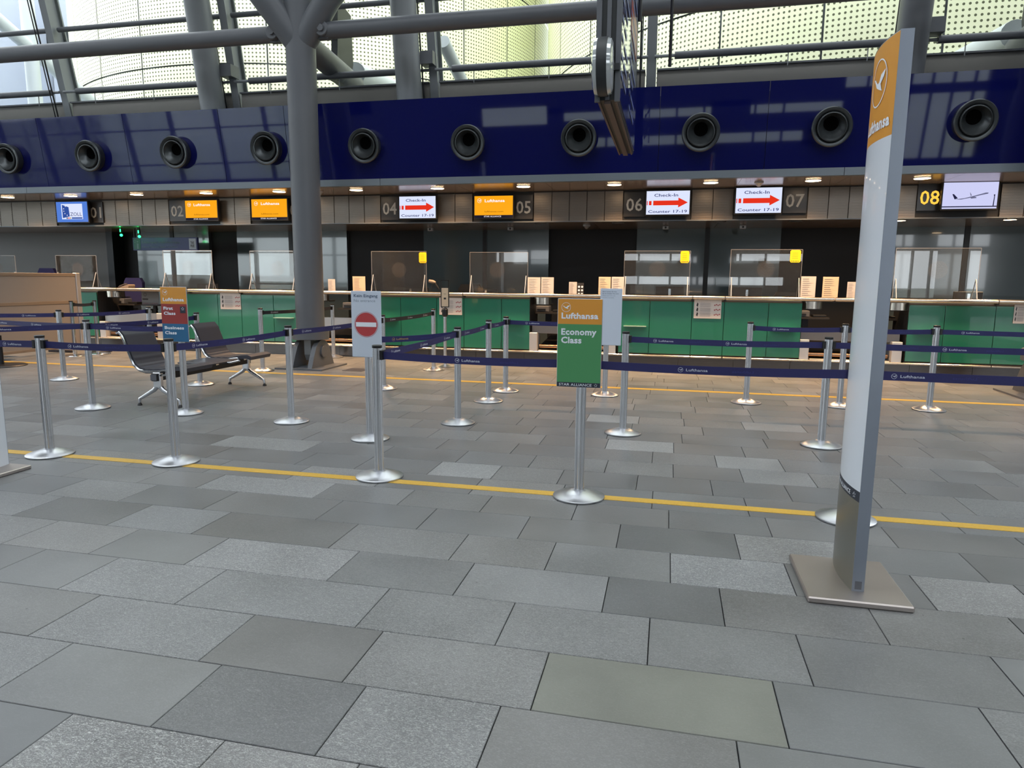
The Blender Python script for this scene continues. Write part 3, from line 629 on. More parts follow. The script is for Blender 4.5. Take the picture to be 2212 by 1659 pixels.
# ================================================================== SCREENS AND NUMBERS
E_or = em('screen_orange', (255, 170, 20), 1.0); E_wh = em('screen_white', (222, 230, 255), 1.0); E_red = em('screen_red', (240, 50, 26), .9); E_navy = em('screen_navy', (28, 40, 130), .6)
E_blue = em('screen_blue', (84, 132, 226), .9); E_blue2 = em('screen_midblue', (58, 100, 200), .6); E_star = em('screen_dark', (20, 22, 60), .4); E_txt = em('screen_text_white', (255, 245, 250), 1.1)
E_brown = em('screen_brown', (176, 96, 10), .6); E_lav = em('screen_lavender', (206, 208, 246), 1.0); E_plane = em('screen_plane_grey', (132, 134, 170), .6); E_pl_d = em('screen_plane_dark', (52, 54, 100), .4)
E_num = em('number_glow', (255, 190, 70), 1.3); M_num = mat('number_print', (196, 196, 192), .5); E_gold = em('flag_gold', (235, 200, 90), .6)
def screen(u0, v0, u1, v1, label, kind):
    Y = 12.2; x0, x1, z0, z1 = rect(u0, v0, u1, v1, Y); W = x1-x0; Hh = z1-z0
    t = thing('display_screen', label, 'screen', ((x0+x1)/2, Y, z0))
    MB().box(-W/2, W/2, 0, .07, 0, Hh, .006).build('housing', M_black, t)
    MB().box(-.1, .1, .07, .18, Hh*.3, Hh*.7).build('wall_bracket', M_black, t)
    a, c, d, e = -W/2+.018, W/2-.018, .022, Hh-.018; w_, h_ = c-a, e-d; y = -.002
    def R(x0, z0, x1, z1, m, name='picture', yy=0): return MB().flat([(a+w_*x0, d+h_*z0), (a+w_*x1, d+h_*z0), (a+w_*x1, d+h_*z1), (a+w_*x0, d+h_*z1)], (0, y-yy, 0), X_, Z_).build(name, m, t)
    if kind == 'airline':
        R(0, .12, 1, 1, E_or); R(0, 0, 1, .12, E_star, 'bottom_strip')
        mb = MB(); crane_logo(mb, (a+w_*.13, y-.002, d+h_*.79), X_, Z_, h_*.1, .12); mb.build('crane_emblem', E_txt, t); MB().text('Lufthansa', (a+w_*.27, y-.002, d+h_*.72), X_, Z_, h_*.13, w_*.52, .02).build('lettering', E_txt, t); MB().text('STAR ALLIANCE', (a+w_*.25, y-.002, d+h_*.03), X_, Z_, h_*.06, w_*.45, .01).build('lettering', E_txt, t)
        MB().text('lufthansa.com', (a+w_*.27, y-.002, d+h_*.25), X_, Z_, h_*.08, w_*.48).build('web_address', E_brown, t)
    elif kind == 'arrow':
        R(0, 0, 1, 1, E_wh)
        MB().text('Check-In', (a+w_*.18, y-.002, d+h_*.76), X_, Z_, h_*.13, w_*.55, .01).build('lettering', E_navy, t); MB().text('Counter 17-19', (a+w_*.05, y-.002, d+h_*.07), X_, Z_, h_*.12, w_*.9, .01).build('lettering', E_navy, t)
        mb = MB()
        for (p, q) in ((.01, .03), (.06, .12)): mb.flat([(a+w_*p, d+h_*.40), (a+w_*q, d+h_*.40), (a+w_*q, d+h_*.58), (a+w_*p, d+h_*.58)], (0, y-.002, 0), X_, Z_)
        mb.flat([(a+w_*s, d+h_*r) for s, r in ((.16, .39), (.74, .39), (.74, .29), (.96, .5), (.74, .71), (.74, .59), (.16, .59))], (0, y-.002, 0), X_, Z_).build('red_arrow', E_red, t)
    elif kind == 'customs':
        R(0, 0, 1, 1, E_blue); R(.16, .14, .84, .90, E_wh, 'white_square', .001)
        MB().flat([(a+w_*s, d+h_*r) for s, r in ((.19, .86), (.19, .2), (.42, .28), (.40, .74))], (0, y-.002, 0), X_, Z_).build('blue_wedge', E_blue2, t)
        mb = MB()
        for (s, r) in ((.30, .78), (.24, .66), (.24, .54), (.27, .42), (.34, .34)):
            mb.flat([((.035 if j % 2 == 0 else .016)*h_*math.cos(PI/2+j*PI/5)+a+w_*s, (.035 if j % 2 == 0 else .016)*h_*math.sin(PI/2+j*PI/5)+d+h_*r) for j in range(10)], (0, y-.003, 0), X_, Z_)
        mb.build('stars', E_txt, t)
        MB().text('ZOLL', (a+w_*.44, y-.003, d+h_*.30), X_, Z_, h_*.18, w_*.37).build('lettering', E_navy, t)
        R(.48, .16, .82, .23, E_blue2, 'blue_stripe', .002); R(.31, .16, .345, .23, E_star, 'flag_black', .002); R(.365, .16, .40, .23, E_red, 'flag_red', .002); R(.42, .16, .455, .23, E_gold, 'flag_gold', .002)
    else:
        R(0, 0, 1, 1, E_lav); R(0, .06, 1, .10, E_pl_d, 'horizon_strip', .001)
        def A(pts, m, n): MB().flat([(a+w_*s, d+h_*r) for s, r in pts], (0, y-.003, 0), X_, Z_).build(n, m, t)
        A([(.22, .36), (.40, .40), (.60, .50), (.78, .60), (.83, .60), (.82, .555), (.70, .51), (.50, .41), (.34, .35)], E_plane, 'fuselage')
        A([(.22, .36), (.17, .56), (.20, .56), (.28, .40)], E_pl_d, 'tail_fin'); A([(.50, .46), (.52, .38), (.62, .40), (.61, .44)], E_plane, 'engine'); A([(.49, .62), (.50, .60), (.53, .50), (.51, .48)], E_plane, 'winglet')
        A([(.925, .10), (.935, .46), (.925, .52), (.955, .53), (.95, .46), (.945, .10)], E_pl_d, 'tower')
    return t
screen(121, 434, 191, 482, 'wall screen with a blue customs picture and stars', 'customs')
screen(399, 431, 471, 478, 'orange airline screen above the first class sign', 'airline')
screen(542, 428, 622, 477, 'orange airline screen just left of the branching column', 'airline')
screen(861, 422, 943, 474, 'white check-in screen with red arrow above the no entrance sign', 'arrow')
screen(1023, 421, 1110, 473, 'orange airline screen right of an arrow screen, above the notice stand', 'airline')
screen(1394, 410, 1492, 466, 'white check-in screen with red arrow, first of the adjacent pair', 'arrow')
screen(1587, 403, 1691, 463, 'white check-in screen with red arrow, nearer the tall totem', 'arrow')
screen(2034, 391, 2158, 454, 'pale screen showing a plane taking off', 'plane')
NW = ['zero', 'one', 'two', 'three, half hidden by the column,', 'four', 'five', 'six', 'seven', 'eight']
for (u0, v0, u1, v1, s, lit) in [(192, 436, 222, 481, '01', 0), (366, 433, 400, 478, '02', 0), (623, 430, 655, 476, '03', 0), (823, 425, 861, 475, '04', 0), (1111, 421, 1151, 473, '05', 0), (1348, 415, 1393, 468, '06', 0), (1692, 405, 1743, 460, '07', 0), (1982, 397, 2035, 455, '08', 1)]:
    x0, x1, z0, z1 = rect(u0, v0, u1, v1, 12.34); t = thing('counter_number', ('orange glowing' if lit else 'white')+' counter number reading zero %s on a dark plate' % NW[int(s)], 'number sign', ((x0+x1)/2, 12.34, z0)); W = x1-x0
    MB().box(-W/2, W/2, 0, .03, 0, z1-z0).build('plate', M_numpl, t)
    hh = (z1-z0)*.52; MB().text(s, (0, -.003, (z1-z0)*.24), X_, Z_, hh, W*.78, .012, centre=True).build('digits', E_num if lit else M_num, t)

# ================================================================== COUNTERS
YC = 12.05
def poster(par, x0, x1, z0, z1, y, seed=0):
    pass
def panel_unit(c, parts, label, posterlab=None):
    t = thing('checkin_counter', label, 'counter', (c, YC, 0))
    lo, hi = min(p[0] for p in parts), max(p[1] for p in parts)
    for (a, b_, tr) in parts:
        MB().box(a+.004, b_-.004, 0, .02, .245, 1.14, .003).build('green_panel', M_green, t)
        if tr:
            m_ = (a+b_)/2+.02*tr
            MB().box(m_-.19, m_+.19, -.11, .01, .705, .715).build('glass_tray', M_tray, t)
    MB().box(lo, hi, .03, .75, .2, 1.16).build('cabinet_body', M_inner, t)
    MB().box(lo, hi, .05, .80, 1.16, 1.19, .004).build('worktop', M_plasticgrey, t)
    return t
U = lambda s: [(s*-1.48, s*-.96, 1), (s*-.96, s*-.26, 0), (-.26, .26, 0), (.26, .96, 0), (.96, 1.48, -1)]
full = [(-1.48, -.96, 1), (-.96, -.26, 0), (-.26, .26, 0), (.26, .96, 0), (.96, 1.48, -1)]
panel_unit(-12.98, [(.26, .96, 0), (.96, 1.48, 0)], 'green-fronted counter end peeking out beside the beige partition')
panel_unit(-8.42, full, 'green-fronted check-in counter behind the bench and first class sign')
panel_unit(-3.88, full, 'green-fronted check-in counter between the no entrance sign and economy sign')
panel_unit(.65, full, 'green-fronted check-in counter from the economy sign to the tall totem')
panel_unit(5.19, [(-1.48, -.96, 1), (-.96, -.26, 0), (-.26, .26, 0), (.26, .96, 0)], 'darker green-fronted check-in counter right of the tall totem')
rl = thing('counter_rail', 'long polished steel rail along the front of all counter tops', 'rail', (0, YC, 0))
cuts = [-16, -10.95, -9.3, -8.16, -5.3, -3.62, -.3-.72, .39, .91, 2.6, 4.93, 8.6]
for a, c_ in zip(cuts, cuts[1:]): MB().tube([(a+.006, -.04, 1.212), (c_-.006, -.04, 1.212)], .032, 16).build('rail_tube', M_rail, rl, smooth=True)
for x in cuts[1:-1]: MB().box(x-.02, x+.02, -.03, .06, 1.16, 1.2).build('rail_bracket', M_inner, rl)
lr = thing('foot_rail', 'long polished steel foot strip running low along the counters', 'rail', (0, YC, 0))
for a, c_ in zip(cuts, cuts[1:]): MB().box(a+.004, c_-.004, -.06, .0, .195, .225, .008).build('strip_section', M_rail, lr)
kp = thing('kick_plate', 'dark brushed steel plinth under the counters at floor level', 'plinth', (0, YC, 0))
x = -16
while x < 8.6:
    MB().box(x+.003, x+.897, .02, .05, 0, .19).build('plinth_panel', M_kick, kp); x += .9
tag(MB().box(-16, 8.6, .05, .8, .19, .2).build('plinth_top', M_inner, kp))
for g0 in (-10.68, -6.15, -1.61, 2.92): MB().box(g0-.8, g0+.8, .0, .33, 1.172, 1.19, .003).build('gap_ledge', M_plasticgrey, rl)
# baggage belts in the gaps
def bag(c, label, white, twin=False):
    t = thing('baggage_conveyor', label, 'conveyor', (c, YC, 0)); g = .79
    m = M_conv_w if white else M_conv
    MB().box(-g+.02, g-.06, .12, .15, .53, .73, .004).build('front_panel', m, t)
    MB().box(-g+.0, -g+.14, -.02, .28, .2, .55, .006).build('side_post', M_conv_w, t)
    MB().box(g-.2, g-.05, -.02, .28, .2, .55 if not white else .74, .006).build('side_post', M_conv_w, t)
    MB().tube([(-g+.16, .12, .30), (g-.22, .12, .30)], .035, 14).build('roller', M_copper, t, smooth=True)
    MB().box(-g+.16, g-.22, -.02, .09, .2, .24, .004).build('entry_plate', M_plate, t)
    MB().add([(-g+.16, .16, .31), (g-.22, .16, .31), (g-.22, 1.5, .42), (-g+.16, 1.5, .42), (-g+.16, .16, .27), (g-.22, .16, .27), (g-.22, 1.5, .38), (-g+.16, 1.5, .38)], [(0, 1, 2, 3), (7, 6, 5, 4), (0, 4, 5, 1), (1, 5, 6, 2), (2, 6, 7, 3), (3, 7, 4, 0)]).build('belt', M_rubber, t)
    MB().box(-g+.02, g-.05, .15, .5, .66, .70).build('shelf', M_inner, t)
    return t
bag(-10.68, 'white and steel baggage belt opening beneath the telephone', True)
bag(-6.15, 'white and steel baggage belt opening behind the branching column', True)
bag(-1.61, 'steel baggage belt opening behind the economy sign', False)
bag(2.92, 'steel baggage belt opening behind the tall totem', False)
for (u, lb) in [(245, 'curved steel shroud hanging under the rail below the telephone'), (692, 'curved steel shroud hanging under the rail beside the branching column'), (1170, 'curved steel shroud hanging under the rail left of the economy sign'), (1754, 'curved steel shroud hanging under the rail left of the tall totem'), (1945, 'curved steel shroud hanging under the rail right of the tall totem')]:
    p = WY(u, 650, 12.2); t = thing('steel_shroud', lb, 'shroud', (p.x, 12.24, 1.05))
    n = 10; vs = []
    for z in (0, .13): vs += [(-.17*math.cos(PI*k/n), -.13*math.sin(PI*k/n), z) for k in range(n+1)]
    MB().add(vs, [(k, k+1, k+n+2, k+n+1) for k in range(n)]+[tuple(range(n, -1, -1)), tuple(range(n+1, 2*n+2))]).build('shell', M_rail, t, smooth=True)
    MB().box(-.16, .16, .0, .25, -.02, .0).build('bottom_plate', M_inner, t)
# desks and equipment seen in the gaps
for (u, lb) in [(1180, 'dark label printer and desk in the gap left of the economy sign'), (1915, 'dark label printer and desk in the gap right of the tall totem'), (1745, 'dark label printer and desk in the gap left of the tall totem'), (262, 'dark label printer and desk below the telephone'), (760, 'dark shelf with small boxes behind the no entrance sign')]:
    p = WY(u, 680, 12.6); t = thing('label_printer', lb, 'printer', (p.x, 12.6, 0))
    MB().box(-.3, .35, 0, .5, .86, .89).build('desk_shelf', M_inner, t); MB().box(-.05, .05, .2, .3, 0.71, .86).build('desk_leg', M_darkmetal, t)
    MB().box(-.22, .04, .05, .3, .89, 1.0, .012).build('printer_body', M_plasticgrey, t); MB().box(-.18, -.02, .03, .06, .92, .95).build('paper_slot', M_black, t)
    MB().box(.1, .32, .1, .28, .89, .93, .008).build('keyboard', M_black, t)

# ---- papers, posters
def paperstand(u0, v0, u1, v1, label, warm=0, holes=0, depth=12.16):
    x0, x1, z0, z1 = rect(u0, v0, u1, v1, depth); z0 = 1.19; W = x1-x0; Hh = z1-z0
    t = thing('paper_stand', label, 'notice', ((x0+x1)/2, depth, z0))
    m = (M_paper_w if warm == 1 else M_paper) if warm < 2 else M_inner
    MB().box(-W/2, W/2, 0, .006, 0, Hh).build('sheet', m, t); MB().box(-W/2, W/2, 0, .09, 0, .006).build('foot', G_acryl, t)
    MB().bar((0, .006, Hh*.7), (0, .085, .01), .03, .004).build('support', G_acryl, t)
    if holes:
        mb = MB()
        for i in range(2):
            for j in range(3): mb.disc(((i-.5)*W*.48, -.002, Hh*(.22+.25*j)), W*.16, 14)
        mb.build('white_dots', M_txt_w, t)
    else:
        mb = MB(); rnd = random.Random(int(u0))
        for j in range(9):
            z = Hh*(.88-.085*j); mb.flat([(-W*.4, z), (W*rnd.uniform(-.05, .4), z), (W*.0, z+Hh*.018), (-W*.4, z+Hh*.018)], (0, -.002, 0), X_, Z_)
        mb.build('print_lines', M_ink, t)
for (r, lb, wm, ho) in [((709, 603, 724, 630), 'small white notice card on the counter right of the branching column', 0, 0), ((762, 597, 789, 632), 'cream notice standing on the counter above the no entrance sign', 1, 0), ((1140, 599, 1167, 637), 'pink-white text notice on the counter, left of a glossy sleeve', 0, 0),
                        ((1169, 599, 1196, 637), 'notice in a glossy plastic sleeve behind the economy sign', 0, 0), ((1229, 609, 1246, 636), 'small pale card next to the dark card with six dots', 0, 0), ((1247, 611, 1261, 637), 'dark card with six white dots on the counter', 2, 1),
                        ((1293, 598, 1319, 637), 'cream grid notice behind the blank white post sign', 1, 0), ((1321, 598, 1348, 637), 'pale text notice beside the first acrylic screen edge behind the blank sign', 0, 0), ((1730, 597, 1762, 638), 'notice with white shiny reflection on the counter right of the second yellow sticker', 0, 0),
                        ((1777, 598, 1811, 639), 'cream notice with small picture grid left of the tall totem', 1, 0), ((1830, 609, 1850, 638), 'small white rounded card half hidden by the tall totem', 0, 0)]:
    paperstand(*r, lb, wm, ho)
def posterboard(u0, v0, u1, v1, label):
    x0, x1, z0, z1 = rect(u0, v0, u1, v1, YC-.01); W = x1-x0; Hh = z1-z0
    t = thing('wall_poster', label, 'poster', ((x0+x1)/2, YC-.012, z0)); MB().box(-W/2, W/2, 0, .008, 0, Hh).build('sheet', M_paper, t)
    mb = MB(); mr = MB(); mk = MB()
    for j in range(3):
        z = Hh*(.72-.26*j); mk.flat([(-W*.42, z-.01), (-W*.36, z-.03), (-W*.34, z+.02), (-W*.38, z+.045)], (0, -.002, 0), X_, Z_)
        for i in range(5): mb.flat([(-W*.28, z+.03-i*.014), (W*(.15 if i % 2 else .1), z+.03-i*.014), (W*.1, z+.034-i*.014), (-W*.28, z+.034-i*.014)], (0, -.002, 0), X_, Z_)
        for i in range(4): mr.disc((W*(.26+.06*i), -.002, z+.01*(i % 2)), .012, 8)
    mb.build('print_lines', M_ink, t); mr.build('red_icons', M_ink_r, t); mk.build('black_icons', M_ink_k, t)
posterboard(476, 633, 520, 668, 'paper hygiene poster taped to the green counter behind the bench')
posterboard(949, 643, 998, 680, 'paper hygiene poster behind the black-framed notice stand')
posterboard(1499, 648, 1558, 688, 'paper hygiene poster on the green counter above the far belt posts')
posterboard(2190, 656, 2225, 699, 'paper hygiene poster at the far end of the dark green counter')
# ---- acrylic screens
def acrylic(u0, v0, u1, v1, label, cu, cv, sticker=None):
    x0, x1, z0, z1 = rect(u0, v0, u1, v1, 12.25); z0 = 1.28; W = x1-x0; t = thing('acrylic_screen', label, 'protective screen', ((x0+x1)/2, 12.25, 1.19)); Hh = z1-1.19
    MB().box(-W/2, W/2, 0, .006, .06, Hh).build('pane', G_acryl, t)
    e = MB(); e.box(-W/2-.002, -W/2+.002, -.001, .007, .06, Hh); e.box(W/2-.002, W/2+.002, -.001, .007, .06, Hh); e.box(-W/2, W/2, -.001, .007, Hh-.003, Hh+.002); e.build('edge', M_partpost, t)
    for sx in (-1, 1):
        x = sx*(W/2-.03)
        MB().bar((x, -.13, 0), (x, 0, .36), .012, .006).bar((x, .13, 0), (x, 0, .36), .012, .006).box(x-.006, x+.006, -.14, .14, 0, .006).build('stand_foot', G_acryl if False else M_partpost, t)
    p = WY(cu, cv, 12.25); cx = p.x-(x0+x1)/2; cz = p.z-1.19; d = MB()
    for j in range(1, 9):
        for k in range(6*j):
            a = 2*PI*k/(6*j); d.disc((cx+.0165*j*math.cos(a), -.002, cz+.0165*j*math.sin(a)), .0032, 5)
    o = d.build('speech_holes', M_beige, t); o['kind'] = 'stuff'
    if sticker:
        a, b_, c_, d_ = rect(*sticker, 12.24); a -= (x0+x1)/2; b_ -= (x0+x1)/2; c_ -= 1.19; d_ -= 1.19
        MB().prism([(a+.02, c_), (b_-.02, c_), (b_, c_+.02), (b_, d_-.02), (b_-.02, d_), (a+.02, d_), (a, d_-.02), (a, c_+.02)], -.008, -.002, 'y').build('yellow_sticker', M_yellow, t)
        mb = MB()
        for i in range(5): mb.box(a+.02+i*(b_-a-.03)/5, a+.032+i*(b_-a-.03)/5, -.0095, -.0082, c_+.012, c_+.03)
        for i in range(4): mb.box(a+.03, b_-.04, -.0095, -.0082, d_-.05-i*.03, d_-.047-i*.03)
        mb.build('sticker_print', M_ink_k, t)
acrylic(123, 552, 210, 628, 'clear acrylic screen behind the beige partition', 168, 582)
acrylic(-30, 552, 35, 628, 'clear acrylic screen at the picture edge above the beige partition', -5, 580)
acrylic(354, 541, 459, 628, 'clear acrylic screen above the first class sign on the counter', 407, 578)
acrylic(541, 542, 640, 630, 'clear acrylic screen half hidden by the branching column', 600, 580)
acrylic(803, 543, 921, 634, 'clear acrylic screen with yellow sticker beside the barcode scanner', 862, 583, (905, 545, 921, 568))
acrylic(1015, 545, 1140, 636, 'clear acrylic screen without sticker beside the black office chair', 1074, 583)
acrylic(1348, 542, 1490, 636, 'clear acrylic screen with yellow sticker just right of the blank white sign', 1420, 582, (1470, 542, 1489, 568))
acrylic(1577, 539, 1731, 637, 'clear acrylic screen with yellow sticker nearest the tall totem', 1654, 582, (1707, 540, 1730, 567))
acrylic(1932, 536, 2115, 640, 'clear acrylic screen right of the tall totem', 2026, 583)
# ---- monitors
def monitor(u0, v0, u1, v1, label):
    x0, x1, z0, z1 = rect(u0, v0, u1, v1, 12.6); t = thing('computer_monitor', label, 'monitor', ((x0+x1)/2, 12.6, 1.19)); W = x1-x0; z = z1-1.19
    MB().box(-W/2, W/2, 0, .03, max(.02, z-.3), z, .006).build('screen_back', M_black, t)
    MB().box(-.02, .02, -.02, .0, .0, z*.8).build('stem', M_chrome, t); MB().box(-.1, .1, -.05, .08, 0, .012).build('foot', M_black, t)
monitor(1416, 619, 1477, 640, 'black monitor back just right of the waiting sign behind acrylic')
monitor(1581, 621, 1646, 640, 'black monitor back behind the acrylic screen nearest the tall totem')
monitor(1025, 624, 1075, 636, 'low black monitor back beside the black office chair')
monitor(2060, 630, 2124, 642, 'low black monitor back right of the tall totem')
monitor(850, 621, 925, 634, 'low black monitor back beside the barcode scanner')
monitor(425, 613, 470, 626, 'low black monitor back above the green counter behind the bench')
def chair(u, v, label, m, z=1.3):
    p = WY(u, v, 13.3); t = thing('office_chair', label, 'chair', (p.x, 13.3, 0))
    MB().prism([(-.22, z-.55), (.22, z-.55), (.24, z-.1), (.18, z), (-.18, z), (-.24, z-.1)], -.04, .04, 'y').build('backrest', m, t)
    MB().box(-.23, .23, .05, .5, .5, .58, .03).build('seat', m, t); MB().tube([(0, .27, .08), (0, .27, .5)], .03, 10).build('stem', M_darkmetal, t)
    MB().box(-.28, .28, .24, .3, .04, .08).box(-.03, .03, 0, .55, .04, .08).build('foot_cross', M_darkmetal, t)
    for sx in (-1, 1): MB().box(sx*.27-.025, sx*.27+.025, .05, .35, .72, .75, .008).bar((sx*.27, .2, .54), (sx*.27, .2, .72), .04, .03, up=(0, 1, 0)).build('armrest', M_black, t)
chair(292, 640, 'blue office chair behind the telephone on the counter', M_bluechair, 1.44)
chair(103, 590, 'blue office chair with its back showing above the beige partition', M_bluechair, 1.64)
chair(1016, 620, 'black office chair behind the counter, left of the text notices', M_black, 1.38)
chair(1700, 628, 'black office chair behind the acrylic screen nearest the tall totem', M_black, 1.30)
# ---- phone, scanner
p = WY(272, 622, 12.2); t = thing('telephone', 'beige desk telephone lying on the counter before a blue chair', 'telephone', (p.x, 12.2, 1.19))
MB().prism([(-.12, 0), (.12, 0), (.15, .1), (.13, .12), (-.10, .05)], -.09, .09, 'y').build('body', M_beige_r, t); MB().tube([(-.14, -.05, .03), (-.10, -.05, .08), (.02, -.05, .12), (.08, -.05, .12)], [.02, .016, .016, .02], 10).build('handset', M_ink_k, t, smooth=True)
MB().tube([(-.12+.0, -.1, .02), (-.16, -.12, -.1), (-.10, -.13, -.2)], .005, 6).build('cord', M_black, t)
p = WY(938, 632, 12.2); t = thing('barcode_scanner', 'hand barcode scanner resting in its holder on the counter', 'scanner', (p.x, 12.2, 1.19))
MB().tube([(-.10, 0, .25), (-.02, 0, .235), (.03, 0, .22)], [.03, .033, .02], 12).build('head', M_beige_r, t, smooth=True); MB().tube([(0, 0, .23), (.07, 0, .14), (.09, 0, .10)], [.022, .018, .016], 10).build('grip', M_black, t, smooth=True)
MB().tube([(-.06, 0, 0), (-.055, 0, .12), (-.03, 0, .2)], .008, 8).tube([(.09, 0, .1), (.11, 0, .03), (.10, 0, 0)], .005, 6).build('cable', M_black, t); MB().box(-.1, .0, -.05, .05, 0, .02).build('foot', M_black, t)
# ---- green signal lamps and hanging customs sign
E_green = em('green_led', (40, 255, 120), 6.0)
for (u, v0, v1, lb) in [(262, 490, 508, 'green glowing signal lamp hanging from the low ceiling at the dark doorway'), (301, 490, 511, 'smaller green glowing signal lamp just left above the hanging customs sign')]:
    a = WY(u, v1, 13.0); t = thing('signal_lamp', lb, 'signal lamp', (a.x, 13.0, 2.51))
    z = a.z-2.51; MB().box(-.02, .02, -.02, .02, z+.05, 0).build('stem', M_ext_dark, t); MB().lathe([(.0, z-.03), (.022, z-.02), (.03, z), (.022, z+.02), (.0, z+.03)], n=16).build('lens', E_green, t, smooth=True); MB().box(-.012, .012, -.024, -.02, z+.07, z+.13).build('led_strip', E_green, t)
    ld = bpy.data.lights.new('signal_glow', 'POINT'); ld.energy = .5; ld.color = (.05, 1, .3); ld.shadow_soft_size = .05; lo = bpy.data.objects.new('signal_glow', ld); C.objects.link(lo); lo.location = (a.x, 12.93, a.z)
x0, x1, z0, z1 = rect(287, 513, 426, 541, 13.3); W = x1-x0; Hh = z1-z0
t = thing('hanging_sign', 'long blue customs clearance sign hanging from the low ceiling', 'sign', ((x0+x1)/2, 13.3, z0))
M_hb = mat('hanging_sign_blue', (52, 60, 120), .4); M_hg = mat('pictogram_green', (16, 92, 84), .4)
MB().box(-W/2, W/2, 0, .06, 0, Hh, .004).build('board', M_hb, t); MB().bar((-W/2+.02, .03, Hh), (-W/2+.02, .03, 2.51-z0), .01, .01, up=(0, 1, 0)).bar((W/2-.02, .03, Hh), (W/2-.02, .03, 2.51-z0), .01, .01, up=(0, 1, 0)).build('suspension', M_plasticgrey, t)
MB().box(-W/2+.02, -W/2+.2, -.004, .0, .02, Hh-.02).build('pictogram_plate', M_hg, t)
mb = MB(); mb.disc((-W/2+.13, -.006, Hh*.68), .018, 12); mb.box(-W/2+.11, -W/2+.155, -.007, -.005, .035, Hh*.55); mb.ring((-W/2+.06, -.006, Hh*.72), X_, Z_, .03, .024)
mb.text('Zollabfertigung / Ausfuhrbescheinigung', (-W/2+.23, -.006, Hh*.56), X_, Z_, Hh*.15, W*.60).text('Customs Clearance / Export Certification', (-W/2+.23, -.006, Hh*.22), X_, Z_, Hh*.13, W*.56).build('lettering', M_txt_l, t)
MB().box(W/2-.2, W/2-.03, -.004, 0, .025, Hh-.025).build('logo_plate', M_sign_w, t); MB().text('TAX', (W/2-.115, -.006, Hh*.5), X_, Z_, Hh*.2, .09, .02, centre=True).text('FREE', (W/2-.115, -.006, Hh*.25), X_, Z_, Hh*.2, .1, .02, centre=True).build('logo_text', M_ink_k, t)
# small notice board in the first gap
x0, x1, z0, z1 = rect(306, 629, 343, 658, 12.25); t = thing('counter_notice', 'tilted grey notice board in the gap beside the first class sign', 'notice', ((x0+x1)/2, 12.25, z0)); W = x1-x0; Hh = z1-z0
MB().box(-W/2, W/2, 0, .01, 0, Hh).build('board', mat('grey_notice', (120, 124, 128), .5), t); MB().ring((-W*.28, -.003, Hh*.75), X_, Z_, .035, .028, 20).box(-W*.45, -W*.12, -.004, -.002, Hh*.35, Hh*.45).build('badge', M_ink_k, t)
MB().text('REPORT CHECK-IN', (-W*.44, -.003, Hh*.04), X_, Z_, Hh*.09, W*.85).build('lettering', M_ink_r, t); MB().box(-W/2, W/2, -.05, .3, -.02, 0).build('shelf', M_inner, t); MB().box(-.03, .03, .1, .16, -z0, -.02).build('leg', M_inner, t)

# ================================================================== STANCHIONS
ST = {}
def make_post():
    t = thing('barrier_post', '', 'barrier post')
    MB().lathe([(.172, 0), (.178, .004), (.178, .012), (.172, .016), (.06, .052), (.042, .056)], n=48).build('base', M_base, t, smooth=True)
    MB().lathe([(.034, .05), (.034, .985)], n=36, flute=.90).build('pole', M_alu, t)
    MB().lathe([(.036, .978), (.037, .982), (.037, .996), (.030, 1.0)], n=24).build('cap', M_black, t, smooth=True)
    return t
proto = make_post(); first = [True]
def post(key, x, y, label):
    if first[0]: o = proto; first[0] = False; o.location = (x, y, 0); o['label'] = label
    else: o = dup(proto, (x, y, 0), 0, label)
    o['group'] = 'belt barrier posts'; ST[key] = o; return o
front = 'steel barrier post on the near yellow line'
PL = [('S1', 109, 982, front+', nearest the grey slab'), ('S2', 381, 998, front+', before the bench'), ('S3', 820, 1030, front+', in front of the no entrance sign'),
      ('S4', 1250, 1073, 'steel barrier post on the near yellow line carrying the economy sign'), ('S5', 1826, 1121, front+', hidden behind the tall totem'),
      ('S6', 201, 882, 'steel barrier post in the second row, behind the post nearest the picture edge'), ('S7', 402, 893, 'steel barrier post carrying the first and business class sign'), ('S8', 630, 911, 'steel barrier post standing alone before the branching column'),
      ('S9', 800, 948, 'steel barrier post carrying the no entrance sign'), ('S10', 989, 914, 'steel barrier post midway between the no entrance and economy signs, second row'), ('S11', 1345, 936, 'steel barrier post just right of the economy sign, second row'),
      ('S12', 1773, 963, 'steel barrier post just left of the tall totem, second row'), ('S13', 139.5, 820, 'steel barrier post in the third row before the beige partition'), ('S14', 433, 831, 'steel barrier post behind the bench backrests'),
      ('S15', 568, 801, 'steel barrier post between the bench and the branching column foot'), ('S16', 829, 840, 'steel barrier post hidden behind the no entrance sign'), ('S17', 937, 799, 'steel barrier post left of the black-framed notice stand'),
      ('S20', 1055, 867, 'steel barrier post, nearer of the close pair left of the economy sign'), ('S21', 1092, 845, 'steel barrier post, farther of the close pair left of the economy sign'), ('S22', 1306, 854, 'steel barrier post carrying the blank white waiting sign'),
      ('S23', 1611, 870, 'steel barrier post in front of the green counter left of the totem'), ('S24', 2006, 886, 'steel barrier post right of the tall totem'), ('S25', 721, 772, 'steel barrier post close to the counter right of the branching column')]
for k_, u, v, lb in PL:
    p = WF(u, v); post(k_, p.x, p.y, lb)
post('S26', -8.15, 9.55, 'steel barrier post before the baggage opening left of the first class sign')
post('S27', 2.06, 8.86, 'steel barrier post hidden behind the tall totem shaft, third row')
